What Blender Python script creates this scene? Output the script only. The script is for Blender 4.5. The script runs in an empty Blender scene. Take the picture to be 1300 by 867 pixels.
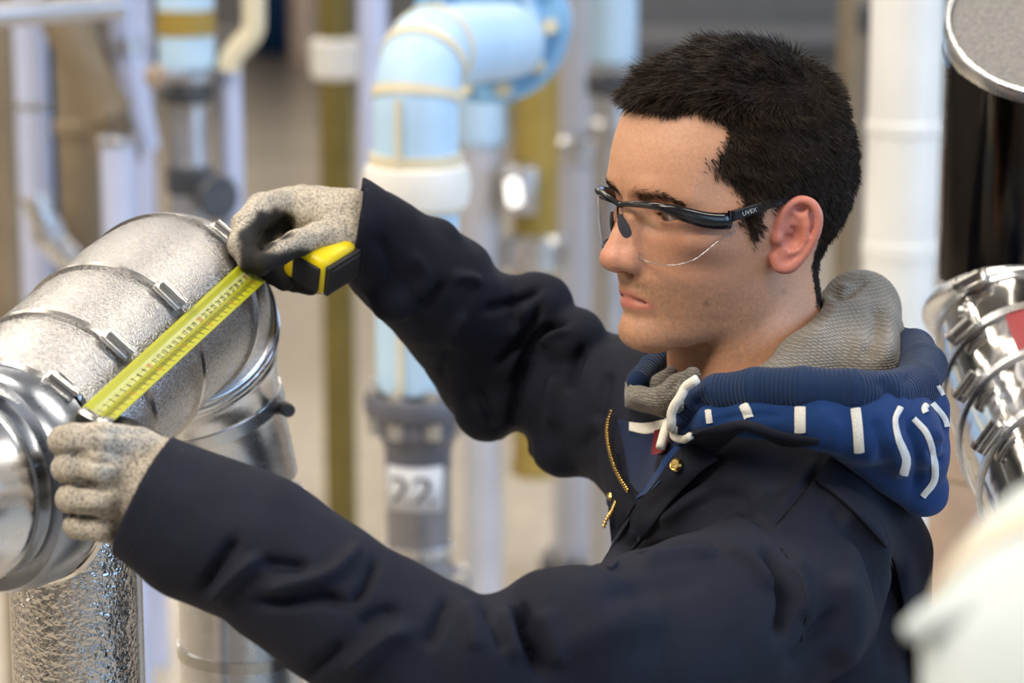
import bpy, bmesh, math, random
import numpy as np
from mathutils import Vector, Matrix
from mathutils.bvhtree import BVHTree

random.seed(7)
RNG = np.random.default_rng(11)
SC = bpy.context.scene
COL = SC.collection

# ------------------------------------------------------------------ camera
CAM_Z, PITCH, FPX = 1.95, math.radians(12.0), 3250.0
cam_data = bpy.data.cameras.new('camera')
cam = bpy.data.objects.new('camera', cam_data)
COL.objects.link(cam)
cam.location = (0, 0, CAM_Z)
cam.rotation_euler = (math.pi / 2 - PITCH, 0, 0)
cam_data.sensor_width = 36.0
cam_data.lens = 36.0 * FPX / 1300.0
cam_data.clip_start = 0.05
cam_data.clip_end = 200
cam_data.dof.use_dof = True
cam_data.dof.focus_distance = 1.93
cam_data.dof.aperture_fstop = 4.7
SC.camera = cam

# ------------------------------------------------------------------ world, lights, exposure
world = bpy.data.worlds.new('world')
SC.world = world
world.use_nodes = True
world.node_tree.nodes['Background'].inputs['Color'].default_value = (0.75, 0.80, 0.92, 1)
world.node_tree.nodes['Background'].inputs['Strength'].default_value = 0.25


def area_light(name, loc, target, sx, sy, watts, color):
    d = bpy.data.lights.new(name, 'AREA')
    d.shape = 'RECTANGLE'
    d.size, d.size_y = sx, sy
    d.energy = watts
    d.color = color
    o = bpy.data.objects.new(name, d)
    COL.objects.link(o)
    o.location = loc
    v = Vector(target) - Vector(loc)
    o.rotation_euler = v.to_track_quat('-Z', 'Y').to_euler()
    return o


WARM = (1.0, 0.90, 0.76)
COOL = (0.42, 0.66, 1.0)
for gx in (-5.0, -1.6, 2.4):
    for gy in (-0.8, 3.2, 7.2, 11.2, 15.2):
        area_light('ceiling_lamp_and_key', (gx, gy, 5.3), (gx, gy, 0), 2.4, 0.5, 150, WARM)
area_light('window_daylight', (6.7, 1.0, 2.9), (-2, 1.8, 1.0), 9.0, 3.4, 820, COOL)
area_light('window_daylight_front', (3.6, -4.8, 2.6), (0, 2, 1.3), 4.0, 2.6, 140, COOL)
area_light('window_daylight_far', (6.7, 13.0, 2.9), (-2, 12.0, 1.0), 9.0, 3.4, 420, COOL)
area_light('ceiling_lamp_and_key', (-2.2, 0.2, 4.6), (-.2, 2.0, 1.6), 1.8, 1.2, 190, WARM)  # warm key added to brighten the face, no fixture of the room
area_light('window_daylight_left', (-8.6, 2.5, 3.4), (0, 2.0, 1.4), 5.0, 2.4, 120, (1.0, 0.92, 0.80))

SC.view_settings.view_transform = 'Standard'
SC.view_settings.look = 'None'
SC.view_settings.gamma = 1.0
SC.view_settings.use_curve_mapping = False
SC.view_settings.exposure = -0.8
SC.cycles.use_denoising = True
SC.cycles.max_bounces = 8
SC.cycles.caustics_reflective = False
SC.cycles.caustics_refractive = False
SC.cycles.sample_clamp_indirect = 6.0

# ------------------------------------------------------------------ camera frame helpers
_c, _s = math.cos(PITCH), math.sin(PITCH)
CAMP = np.array([0, 0, CAM_Z])
FW = np.array([0, _c, -_s])
UPV = np.array([0, _s, _c])
RT = np.array([1.0, 0, 0])


def W(px, py, d):
    """point seen at photo pixel (px, py) at depth d (metres along the optical axis)"""
    return CAMP + d * FW + RT * ((px - 650.0) / FPX * d) + UPV * ((433.5 - py) / FPX * d)


def proj(P):
    Q = np.asarray(P) - CAMP
    d = Q @ FW
    return 650 + FPX * (Q @ RT) / d, 433.5 - FPX * (Q @ UPV) / d, d


# ------------------------------------------------------------------ object helpers
def link_mesh(name, me, mat=None, parent=None):
    o = bpy.data.objects.new(name, me)
    COL.objects.link(o)
    if mat is not None:
        for m in (mat if isinstance(mat, (list, tuple)) else [mat]):
            me.materials.append(m)
    if parent is not None:
        o.parent = parent
        if parent.type == 'EMPTY':
            o.matrix_parent_inverse = parent_inv(parent)
        elif parent.parent is not None or True:
            o.matrix_parent_inverse = parent_inv(parent)
    return o


def parent_inv(p):
    m = p.matrix_parent_inverse @ p.matrix_basis
    q = p.parent
    while q is not None:
        m = (q.matrix_parent_inverse @ q.matrix_basis) @ m
        q = q.parent
    return m.inverted()


def tag(o, label=None, cat=None, group=None, kind=None):
    if label: o['label'] = label
    if cat: o['category'] = cat
    if group: o['group'] = group
    if kind: o['kind'] = kind
    return o


def thing(name, loc, label, cat, group=None):
    o = bpy.data.objects.new(name, None)
    COL.objects.link(o)
    o.location = tuple(float(v) for v in loc)
    o.empty_display_size = 0.05
    return tag(o, label, cat, group)


def mesh_from(V, faces, name='m', smooth=True):
    """V (n,3); faces an int array (m,k) or a list of such arrays"""
    me = bpy.data.meshes.new(name)
    V = np.asarray(V, dtype=np.float32)
    fl = faces if isinstance(faces, list) else [faces]
    fl = [np.asarray(f, dtype=np.int32) for f in fl if len(f)]
    me.vertices.add(len(V))
    me.vertices.foreach_set('co', V.ravel())
    loops = np.concatenate([f.ravel() for f in fl])
    tot = np.concatenate([np.full(len(f), f.shape[1], np.int32) for f in fl])
    start = np.concatenate([[0], np.cumsum(tot)[:-1]]).astype(np.int32)
    me.loops.add(len(loops))
    me.loops.foreach_set('vertex_index', loops)
    me.polygons.add(len(tot))
    me.polygons.foreach_set('loop_start', start)
    me.update(calc_edges=True)
    me.validate()
    if smooth:
        me.polygons.foreach_set('use_smooth', np.ones(len(me.polygons), dtype=bool))
    return me


def set_col(me, cols, name='Col'):
    a = me.color_attributes.new(name, 'FLOAT_COLOR', 'POINT')
    c = np.ones((len(cols), 4), np.float32)
    c[:, :cols.shape[1]] = cols
    a.data.foreach_set('color', c.ravel())


class MB:
    """collects simple shapes into one mesh"""
    def __init__(s):
        s.V, s.F3, s.F4, s.n = [], [], [], 0

    def add(s, V, F):
        V = np.asarray(V, float)
        s.V.append(V)
        for f in F:
            (s.F4 if len(f) == 4 else s.F3).append([i + s.n for i in f])
        s.n += len(V)

    def grid(s, G, closed_u=False, closed_v=False):
        """G (nu,nv,3)"""
        nu, nv = G.shape[:2]
        F = []
        for i in range(nu if closed_u else nu - 1):
            for j in range(nv if closed_v else nv - 1):
                a, b = i, (i + 1) % nu
                c, d = j, (j + 1) % nv
                F.append((a * nv + c, b * nv + c, b * nv + d, a * nv + d))
        s.add(G.reshape(-1, 3), F)

    def tube(s, pts, r, seg=12, cap=True, up=None):
        pts = np.asarray(pts, float)
        n = len(pts)
        r = np.full(n, r) if np.isscalar(r) else np.asarray(r, float)
        T = np.gradient(pts, axis=0)
        T /= np.linalg.norm(T, axis=1)[:, None] + 1e-12
        a = np.array(up if up is not None else ([0, 0, 1.0] if abs(T[0][2]) < .9 else [1.0, 0, 0]))
        rings = []
        ang = np.linspace(0, 2 * np.pi, seg, endpoint=False)
        for i in range(n):
            a = a - T[i] * (a @ T[i])
            a /= np.linalg.norm(a) + 1e-12
            b = np.cross(T[i], a)
            rings.append(pts[i] + r[i] * (np.cos(ang)[:, None] * a + np.sin(ang)[:, None] * b))
        k0 = s.n
        s.grid(np.array(rings), closed_v=True)
        if cap:
            s.add(np.array([pts[0], pts[-1]]), [])
            c0, c1 = s.n - 2, s.n - 1
            for j in range(seg):
                s.F3.append([c0, k0 + j, k0 + (j + 1) % seg])
                e = k0 + (n - 1) * seg
                s.F3.append([c1, e + (j + 1) % seg, e + j])

    def lathe(s, origin, axis, prof, seg=32):
        """prof: list of (t along axis, radius); surfaces open unless radius 0 ends"""
        origin = np.asarray(origin, float)
        axis = np.asarray(axis, float); axis = axis / np.linalg.norm(axis)
        a = np.array([0, 0, 1.0]) if abs(axis[2]) < .9 else np.array([1.0, 0, 0])
        a = a - axis * (a @ axis); a /= np.linalg.norm(a)
        b = np.cross(axis, a)
        ang = np.linspace(0, 2 * np.pi, seg, endpoint=False)
        rings = [origin + axis * t + max(r, 1e-5) * (np.cos(ang)[:, None] * a + np.sin(ang)[:, None] * b) for t, r in prof]
        s.grid(np.array(rings), closed_v=True)

    def box(s, c, sx, sy, sz, R=None):
        c = np.asarray(c, float)
        v = np.array([[x, y, z] for x in (-.5, .5) for y in (-.5, .5) for z in (-.5, .5)]) * [sx, sy, sz]
        if R is not None: v = v @ np.asarray(R).T
        s.add(v + c, [(0, 1, 3, 2), (4, 6, 7, 5), (0, 4, 5, 1), (2, 3, 7, 6), (0, 2, 6, 4), (1, 5, 7, 3)])

    def mesh(s, name='m', smooth=True):
        return mesh_from(np.concatenate(s.V), [f for f in (s.F4, s.F3) if len(f)], name, smooth)

    def build(s, name, mat=None, parent=None, smooth=True, bevel=0, fix=True, sharp=40):
        me = s.mesh(name, smooth)
        if fix:
            bm = bmesh.new(); bm.from_mesh(me)
            bmesh.ops.recalc_face_normals(bm, faces=bm.faces)
            bm.to_mesh(me); bm.free()
        if smooth and sharp:
            me.set_sharp_from_angle(angle=math.radians(sharp))
        o = link_mesh(name, me, mat, parent)
        if bevel:
            m = o.modifiers.new('bevel', 'BEVEL'); m.width = bevel; m.segments = 2; m.limit_method = 'ANGLE'
        return o


def arc_path(pts, corner_r, n=10):
    """polyline with rounded corners"""
    pts = [np.asarray(p, float) for p in pts]
    out = [pts[0]]
    for i in range(1, len(pts) - 1):
        a, b, c = pts[i - 1], pts[i], pts[i + 1]
        u = (a - b) / np.linalg.norm(a - b); v = (c - b) / np.linalg.norm(c - b)
        th = math.acos(np.clip(u @ v, -1, 1))
        t = corner_r / math.tan(th / 2)
        p0, p1 = b + u * t, b + v * t
        for k in range(n + 1):
            w = k / n
            out.append((1 - w) ** 2 * p0 + 2 * w * (1 - w) * b + w ** 2 * p1)
    out.append(pts[-1])
    return np.array(out)


def resample(pts, n):
    pts = np.asarray(pts, float)
    d = np.concatenate([[0], np.cumsum(np.linalg.norm(np.diff(pts, axis=0), axis=1))])
    t = np.linspace(0, d[-1], n)
    return np.stack([np.interp(t, d, pts[:, k]) for k in range(pts.shape[1])], 1)


def smooth_path(pts, n=40):
    """Catmull-Rom through pts"""
    P = np.asarray(pts, float)
    P = np.vstack([2 * P[0] - P[1], P, 2 * P[-1] - P[-2]])
    out = []
    m = len(P) - 3
    for i in range(m):
        p0, p1, p2, p3 = P[i:i + 4]
        for t in np.linspace(0, 1, max(2, n // m), endpoint=(i == m - 1)):
            out.append(.5 * ((2 * p1) + (-p0 + p2) * t + (2 * p0 - 5 * p1 + 4 * p2 - p3) * t * t + (-p0 + 3 * p1 - 3 * p2 + p3) * t ** 3))
    return np.array(out)


# ------------------------------------------------------------------ materials
def new_mat(name):
    m = bpy.data.materials.new(name)
    m.use_nodes = True
    nt = m.node_tree
    return m, nt, nt.nodes['Principled BSDF']


def noise(nt, scale, detail=4, rough=.55, coord=None, kind='ShaderNodeTexNoise'):
    n = nt.nodes.new(kind)
    n.inputs['Scale'].default_value = scale
    if kind == 'ShaderNodeTexNoise':
        n.inputs['Detail'].default_value = detail
        n.inputs['Roughness'].default_value = rough
    if coord is None:
        coord = nt.nodes.new('ShaderNodeTexCoord').outputs['Object']
    nt.links.new(coord, n.inputs['Vector'])
    return n


def ramp(nt, fac, stops):
    r = nt.nodes.new('ShaderNodeValToRGB')
    e = r.color_ramp.elements
    while len(e) < len(stops): e.new(.5)
    for k, (p, c) in enumerate(stops):
        e[k].position = p
        e[k].color = (*c, 1) if len(c) == 3 else c
    nt.links.new(fac, r.inputs['Fac'])
    return r


def bump(nt, bsdf, height, strength, dist, prev=None):
    b = nt.nodes.new('ShaderNodeBump')
    b.inputs['Strength'].default_value = strength
    b.inputs['Distance'].default_value = dist
    nt.links.new(height, b.inputs['Height'])
    if prev is not None: nt.links.new(prev.outputs['Normal'], b.inputs['Normal'])
    nt.links.new(b.outputs['Normal'], bsdf.inputs['Normal'])
    return b


def mixc(nt, fac, a, b, mode='MIX'):
    m = nt.nodes.new('ShaderNodeMix'); m.data_type = 'RGBA'; m.blend_type = mode
    def put(sock, v):
        if isinstance(v, (tuple, list)): sock.default_value = (*v[:3], 1)
        elif isinstance(v, (int, float)): sock.default_value = v
        else: nt.links.new(v, sock)
    if isinstance(fac, (int, float)): m.inputs[0].default_value = fac
    else: nt.links.new(fac, m.inputs[0])
    put(m.inputs[6], a); put(m.inputs[7], b)
    return m.outputs[2]


def plain(name, col, rough=.5, metal=0.0, vary=.12, vscale=14, bumps=None, spec=None, coat=0):
    """paint, metal or plastic with slight tonal variation and optional fine relief"""
    m, nt, b = new_mat(name)
    n = noise(nt, vscale, 5)
    lo = tuple(max(0, c * (1 - vary)) for c in col); hi = tuple(min(1, c * (1 + vary)) for c in col)
    r = ramp(nt, n.outputs['Fac'], [(.3, lo), (.7, hi)])
    nt.links.new(r.outputs['Color'], b.inputs['Base Color'])
    b.inputs['Roughness'].default_value = rough
    b.inputs['Metallic'].default_value = metal
    if coat: b.inputs['Coat Weight'].default_value = coat
    if spec is not None: b.inputs['Specular IOR Level'].default_value = spec
    if bumps:
        n2 = noise(nt, bumps[0], 3)
        bump(nt, b, n2.outputs['Fac'], bumps[1], bumps[2])
    return m


# ------------------------------------------------------------------ implicit surfaces
f32 = np.float32


def smin(a, b, k):
    h = np.clip(.5 + .5 * (b - a) / k, 0, 1)
    return b + (a - b) * h - k * h * (1 - h)


def smax(a, b, k):
    return -smin(-a, -b, k)


def sphere(P, c, r):
    return np.linalg.norm(P - np.asarray(c, f32), axis=1) - r


def ellip(P, c, r, R=None):
    Q = P - np.asarray(c, f32)
    if R is not None: Q = Q @ np.asarray(R, f32)      # columns of R are the axes
    r = np.asarray(r, f32)
    k0 = np.linalg.norm(Q / r, axis=1)
    k1 = np.linalg.norm(Q / (r * r), axis=1)
    return k0 * (k0 - 1) / np.maximum(k1, 1e-6)


def cone(P, a, b, ra, rb):
    a = np.asarray(a, f32); b = np.asarray(b, f32)
    ba = b - a
    h = np.clip((P - a) @ ba / max(float(ba @ ba), 1e-12), 0, 1)
    d = np.linalg.norm(P - a - h[:, None] * ba, axis=1)
    return d - (ra + (rb - ra) * h)


def chain(P, pts, radii, k=0.0):
    f = None
    for i in range(len(pts) - 1):
        g = cone(P, pts[i], pts[i + 1], radii[i], radii[i + 1])
        f = g if f is None else (smin(f, g, k) if k else np.minimum(f, g))
    return f


def surface_net(fn, lo, hi, h, newton=2, lip=2.0):
    lo = np.asarray(lo, float); hi = np.asarray(hi, float)
    B = 4
    nb = np.ceil((hi - lo) / (h * B)).astype(int)
    n = nb * B + 1
    cg = np.stack(np.meshgrid(*[np.arange(k + 1) for k in nb], indexing='ij'), -1).reshape(-1, 3)
    cf = fn((lo + cg * (h * B)).astype(f32)).reshape(nb + 1)
    thr = h * B * 1.75 * lip / 2
    near = np.abs(cf) < thr
    act = np.zeros(nb, bool)
    for dx in (0, 1):
        for dy in (0, 1):
            for dz in (0, 1):
                sl = near[dx:dx + nb[0], dy:dy + nb[1], dz:dz + nb[2]]
                act |= sl
    F = np.ones(n, f32)
    blk = cf[:-1, :-1, :-1]
    F[:-1, :-1, :-1] = np.repeat(np.repeat(np.repeat(blk, B, 0), B, 1), B, 2)
    F[-1] = F[-2]; F[:, -1] = F[:, -2]; F[:, :, -1] = F[:, :, -2]
    mask = np.zeros(n, bool)
    a3 = np.repeat(np.repeat(np.repeat(act, B, 0), B, 1), B, 2)
    for dx in (0, 1):
        for dy in (0, 1):
            for dz in (0, 1):
                mask[dx:dx + a3.shape[0], dy:dy + a3.shape[1], dz:dz + a3.shape[2]] |= a3
    idx = np.argwhere(mask)
    vals = np.empty(len(idx), f32)
    for s in range(0, len(idx), 400000):
        vals[s:s + 400000] = fn((lo + idx[s:s + 400000] * h).astype(f32))
    F[mask] = vals
    S = F < 0
    cnt = np.zeros(n - 1, np.int8)
    offs = [(i, j, k) for i in (0, 1) for j in (0, 1) for k in (0, 1)]
    m = n - 1
    for (i, j, k) in offs:
        cnt += S[i:i + m[0], j:j + m[1], k:k + m[2]]
    cells = np.argwhere((cnt > 0) & (cnt < 8))
    cid = np.ravel_multi_index(cells.T, tuple(m))
    cv = np.stack([F[cells[:, 0] + i, cells[:, 1] + j, cells[:, 2] + k] for (i, j, k) in offs], 1)
    acc = np.zeros((len(cells), 3)); num = np.zeros(len(cells))
    for a in range(8):
        for b in range(a + 1, 8):
            oa, ob = np.array(offs[a]), np.array(offs[b])
            if np.abs(oa - ob).sum() != 1: continue
            fa, fb = cv[:, a], cv[:, b]
            x = (fa < 0) != (fb < 0)
            t = np.where(x, fa / np.where(x, fa - fb, 1), 0)
            acc += np.where(x[:, None], oa + t[:, None] * (ob - oa), 0)
            num += x
    V = lo + h * (cells + acc / num[:, None])
    quads = []
    for ax in range(3):
        b, c = (ax + 1) % 3, (ax + 2) % 3
        e = np.zeros(3, int); e[ax] = 1
        sl0 = [slice(None)] * 3; sl1 = [slice(None)] * 3
        sl0[ax] = slice(0, -1); sl1[ax] = slice(1, None)
        d = S[tuple(sl0)] != S[tuple(sl1)]
        p = np.argwhere(d)
        ok = (p[:, b] > 0) & (p[:, c] > 0) & (p[:, b] < m[b]) & (p[:, c] < m[c])
        p = p[ok]
        eb = np.zeros(3, int); eb[b] = 1
        ec = np.zeros(3, int); ec[c] = 1
        q = np.stack([np.searchsorted(cid, np.ravel_multi_index((p - o).T, tuple(m))) for o in (0 * eb, eb, eb + ec, ec)], 1)
        ins = S[p[:, 0], p[:, 1], p[:, 2]]
        q[~ins] = q[~ins][:, ::-1]
        quads.append(q)
    Q = np.concatenate(quads)
    eps = h * .35
    for _ in range(newton):
        f0 = fn(V.astype(f32))
        g = grad(fn, V, eps)
        gl = np.maximum((g * g).sum(1), .05)
        step = (f0 / gl)[:, None] * g
        sl = np.linalg.norm(step, axis=1)
        step *= np.minimum(1, h * .6 / np.maximum(sl, 1e-9))[:, None]
        V = V - step
    return V, Q


def grad(fn, V, eps=.0008):
    g = np.empty((len(V), 3))
    for k in range(3):
        e = np.zeros(3); e[k] = eps
        g[:, k] = (fn((V + e).astype(f32)) - fn((V - e).astype(f32))) / (2 * eps)
    return g


def normals(fn, V, eps=.0015):
    g = grad(fn, V, eps)
    return g / np.maximum(np.linalg.norm(g, axis=1), 1e-9)[:, None]


def mesh_normals(V, Q):
    n = np.cross(V[Q[:, 2]] - V[Q[:, 0]], V[Q[:, 3]] - V[Q[:, 1]]) if Q.shape[1] == 4 else np.cross(V[Q[:, 1]] - V[Q[:, 0]], V[Q[:, 2]] - V[Q[:, 0]])
    N = np.zeros_like(V)
    for k in range(Q.shape[1]):
        np.add.at(N, Q[:, k], n)
    return N / np.maximum(np.linalg.norm(N, axis=1), 1e-12)[:, None]


def seg_dist2(px, py, line):
    """2-D distance to a polyline and position 0..1 along it"""
    best = np.full(len(px), 1e9); tt = np.zeros(len(px))
    L = np.asarray(line, float)
    ln = np.linalg.norm(np.diff(L, axis=0), axis=1); tot = ln.sum(); acc = 0
    for i in range(len(L) - 1):
        ax, ay = L[i]; bx, by = L[i + 1]
        dx, dy = bx - ax, by - ay
        h = np.clip(((px - ax) * dx + (py - ay) * dy) / (dx * dx + dy * dy + 1e-9), 0, 1)
        d = np.hypot(px - ax - h * dx, py - ay - h * dy)
        u = d < best
        best = np.where(u, d, best); tt = np.where(u, (acc + h * ln[i]) / tot, tt)
        acc += ln[i]
    return best, tt


def inside_poly(px, py, poly):
    c = np.zeros(len(px), bool)
    n = len(poly)
    for i in range(n):
        x0, y0 = poly[i]; x1, y1 = poly[(i + 1) % n]
        cond = ((y0 > py) != (y1 > py))
        xx = (x1 - x0) * (py - y0) / ((y1 - y0) if y1 != y0 else 1e-9) + x0
        c ^= cond & (px < xx)
    return c


def sculpt(V, N, strokes, ):
    """press folds into a cloth surface: each stroke is (polyline, width, depth in mm), tapered at its ends"""
    px, py, d = proj(V)
    view = (V - CAMP); view /= np.linalg.norm(view, axis=1)[:, None]
    facing = np.clip(-(N * view).sum(1) * 2.2 + .35, 0, 1)
    disp = np.zeros(len(V))
    for line, w, amp in strokes:
        L = smooth_path(line, 24) if len(line) > 2 else np.asarray(line, float)
        x0, y0 = L.min(0) - 3 * w; x1, y1 = L.max(0) + 3 * w
        m = (px > x0) & (px < x1) & (py > y0) & (py < y1)
        if not m.any(): continue
        dd, t = seg_dist2(px[m], py[m], L)
        taper = np.clip(np.sin(np.pi * np.clip(t, 0.02, .98)) * 1.8, 0, 1)
        disp[m] += amp * .001 * np.exp(-(dd / w) ** 2) * taper
    return V + N * (disp * facing)[:, None]


def vnoise(P, scale, seed=0):
    """smooth value noise in -1..1"""
    r = np.random.default_rng(seed)
    tab = r.uniform(-1, 1, 4096).astype(f32)
    Q = np.asarray(P) * scale
    i = np.floor(Q).astype(np.int64); f = Q - i
    f = f * f * (3 - 2 * f)
    out = 0
    for dx in (0, 1):
        for dy in (0, 1):
            for dz in (0, 1):
                hsh = ((i[:, 0] + dx) * 73856093 ^ (i[:, 1] + dy) * 19349663 ^ (i[:, 2] + dz) * 83492791) & 4095
                w = (f[:, 0] if dx else 1 - f[:, 0]) * (f[:, 1] if dy else 1 - f[:, 1]) * (f[:, 2] if dz else 1 - f[:, 2])
                out = out + w * tab[hsh]
    return out


def bvh_of(V, Q):
    return BVHTree.FromPolygons([tuple(v) for v in np.asarray(V, float)], [tuple(int(i) for i in q) for q in Q])


def cast(bvh, px, py):
    """where the sight line through a photo pixel meets a surface"""
    p = W(px, py, 1.0); d = p - CAMP
    hit, nor, _, _ = bvh.ray_cast(Vector(CAMP), Vector(d / np.linalg.norm(d)), 30)
    if hit is None: return None, None
    hit, nor = np.array(hit), np.array(nor)
    if nor @ d > 0: nor = -nor
    return hit, nor


def on_surface(bvh, line, n, lift=0.0):
    out, nn = [], []
    for x, y in resample(line, n):
        h, m = cast(bvh, x, y)
        if h is None: continue
        out.append(h + m * lift); nn.append(m)
    return np.array(out), np.array(nn)

# ================================================================== setting
def concrete_mat():
    m, nt, b = new_mat('polished_concrete')
    n1 = noise(nt, .9, 6); n2 = noise(nt, 14, 6)
    r1 = ramp(nt, n1.outputs['Fac'], [(.3, (.47, .41, .335)), (.7, (.58, .515, .43))])
    r2 = ramp(nt, n2.outputs['Fac'], [(.35, (.86, .86, .86)), (.65, (1.04, 1.03, 1.0))])
    nt.links.new(mixc(nt, 1.0, r1.outputs['Color'], r2.outputs['Color'], 'MULTIPLY'), b.inputs['Base Color'])
    b.inputs['Roughness'].default_value = .26
    bump(nt, b, n2.outputs['Fac'], .1, .004)
    return m


M = {}
M['floor'] = concrete_mat()
M['wall'] = plain('painted_block_wall', (.52, .50, .49), .8, vary=.06, vscale=3)
M['wall_side'] = plain('pale_plaster', (.62, .58, .52), .8, vary=.05, vscale=2)
M['ceiling'] = plain('ceiling_paint', (.20, .20, .20), .9, vary=.05, vscale=2)
M['trim'] = plain('grey_skirting', (.30, .28, .27), .6)
M['navy'] = plain('navy_door_paint', (.012, .05, .13), .45)
M['tan'] = plain('tan_column_paint', (.46, .35, .28), .6)


def slab(name, c, sx, sy, sz, mat, kind='structure', parent=None):
    mb = MB(); mb.box(c, sx, sy, sz)
    o = mb.build(name, mat, parent, smooth=False)
    if kind: o['kind'] = kind
    return o


slab('floor', (-1, 7.5, -.05), 17, 26, .1, M['floor'])
slab('ceiling', (-1, 7.5, 5.55), 17, 26, .1, M['ceiling'])
slab('wall_back', (-1, 20.05, 2.75), 16.2, .1, 5.5, M['wall'])
slab('wall_front', (-1, -5.05, 2.75), 16.2, .1, 5.5, M['wall'])
slab('wall_left', (-9.05, 7.5, 2.75), .1, 25, 5.5, M['wall_side'])
slab('wall_right', (7.05, 7.5, 2.75), .1, 25, 5.5, M['wall_side'])
slab('baseboard_back', (-1, 19.985, .1), 15.9, .03, .2, M['trim'])
# door in the far wall, seen as a dark blue patch at the top of the picture
dr = slab('door_1', (-1.86, 19.955, 1.05), .26, .09, 2.1, M['navy'])

# ================================================================== pipes
def metal(name, col, rough, emboss=None, vary=.06, vscale=30, metallic=1.0):
    m, nt, b = new_mat(name)
    n = noise(nt, vscale, 5)
    lo = tuple(c * (1 - vary) for c in col); hi = tuple(min(1, c * (1 + vary)) for c in col)
    r = ramp(nt, n.outputs['Fac'], [(.3, lo), (.7, hi)])
    nt.links.new(r.outputs['Color'], b.inputs['Base Color'])
    b.inputs['Metallic'].default_value = metallic
    rr = ramp(nt, n.outputs['Fac'], [(.3, (rough * .8,) * 3), (.7, (rough * 1.25,) * 3)])
    nt.links.new(rr.outputs['Color'], b.inputs['Roughness'])
    if emboss:
        sc, st, dist = emboss
        n2 = noise(nt, sc, 2.5, .5)
        bump(nt, b, n2.outputs['Fac'], st, dist)
    return m


M['foil'] = metal('embossed_aluminium', (.60, .595, .60), .26, (700, .62, .0013), vscale=500)
M['foil_coarse'] = metal('hammered_aluminium', (.74, .71, .68), .22, (170, .75, .004))
M['alu'] = metal('smooth_aluminium', (.80, .81, .84), .26, (60, .12, .002))
M['alu_dull'] = metal('dull_galvanised', (.62, .62, .66), .38, (40, .15, .003))
M['collar'] = metal('polished_collar', (.36, .39, .45), .30, (18, .2, .006))
M['band'] = metal('steel_band', (.60, .59, .58), .25)
M['buckle'] = metal('buckle_steel', (.80, .79, .77), .30)
M['chrome'] = metal('chrome', (.78, .76, .73), .10, (9, .25, .01))
M['blackchrome'] = metal('dark_polished_tube', (.085, .075, .068), .13, (6, .15, .01))
M['capgrey'] = plain('grey_fibre_cap', (.235, .22, .205), .85, vary=.25, vscale=260, bumps=(300, .5, .002))
M['dark'] = plain('dark_cast_iron', (.06, .065, .08), .45, vary=.3, vscale=20)
M['castgrey'] = plain('grey_flange_paint', (.115, .12, .15), .4, vary=.2, vscale=15)
M['lavender'] = plain('daylight_tinted_aluminium', (.56, .62, .86), .35, vary=.06, vscale=9, coat=.3)  # aluminium pipes: blue window reflection put into the base colour
M['paleblue'] = plain('pale_blue_jacket', (.50, .71, .95), .5, vary=.07, vscale=9)
M['lavgrey'] = plain('light_grey_pipe_paint', (.52, .53, .60), .4, vary=.06, vscale=9, coat=.2)
M['midblue'] = plain('blue_flange_paint', (.25, .52, .84), .5, vary=.12, vscale=9)
M['cream'] = plain('cream_jacket', (.74, .67, .50), .5, vary=.07, vscale=9)
M['white'] = plain('white_jacket', (.86, .85, .82), .45, vary=.05, vscale=9)
M['gold'] = plain('ochre_pipe_paint', (.36, .255, .055), .4, vary=.15, vscale=9)
M['olive'] = plain('olive_pipe_paint', (.19, .145, .03), .4, vary=.15, vscale=9)
M['taupe'] = plain('taupe_pipe_paint', (.24, .185, .12), .5, vary=.15, vscale=9)
M['greypipe'] = metal('grey_pipe', (.34, .34, .38), .33, metallic=.8)
M['fore'] = plain('pale_insulation_cloth', (.56, .63, .66), .7, vary=.08, vscale=25)
M['foretape'] = plain('cream_seam_tape', (.66, .60, .50), .7, vary=.08, vscale=25)
M['plate'] = plain('number_plate_white', (.66, .68, .74), .4, vary=.05)
M['ink'] = plain('black_print', (.015, .015, .02), .5)
M['redlabel'] = plain('red_label', (.36, .05, .06), .4, vary=.05)
M['pink'] = plain('salmon_post_paint', (.46, .27, .27), .6)


def zat(py, Y):
    """height at which the sight line of row py crosses the plane y = Y"""
    p = W(650, py, 1.0) - CAMP
    return CAM_Z + p[2] * Y / p[1]


def xat(px, py, Y):
    p = W(px, py, 1.0) - CAMP
    return p[0] * Y / p[1]


def dat(py, Y):
    p = W(650, py, 1.0) - CAMP
    return Y / p[1]


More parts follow.
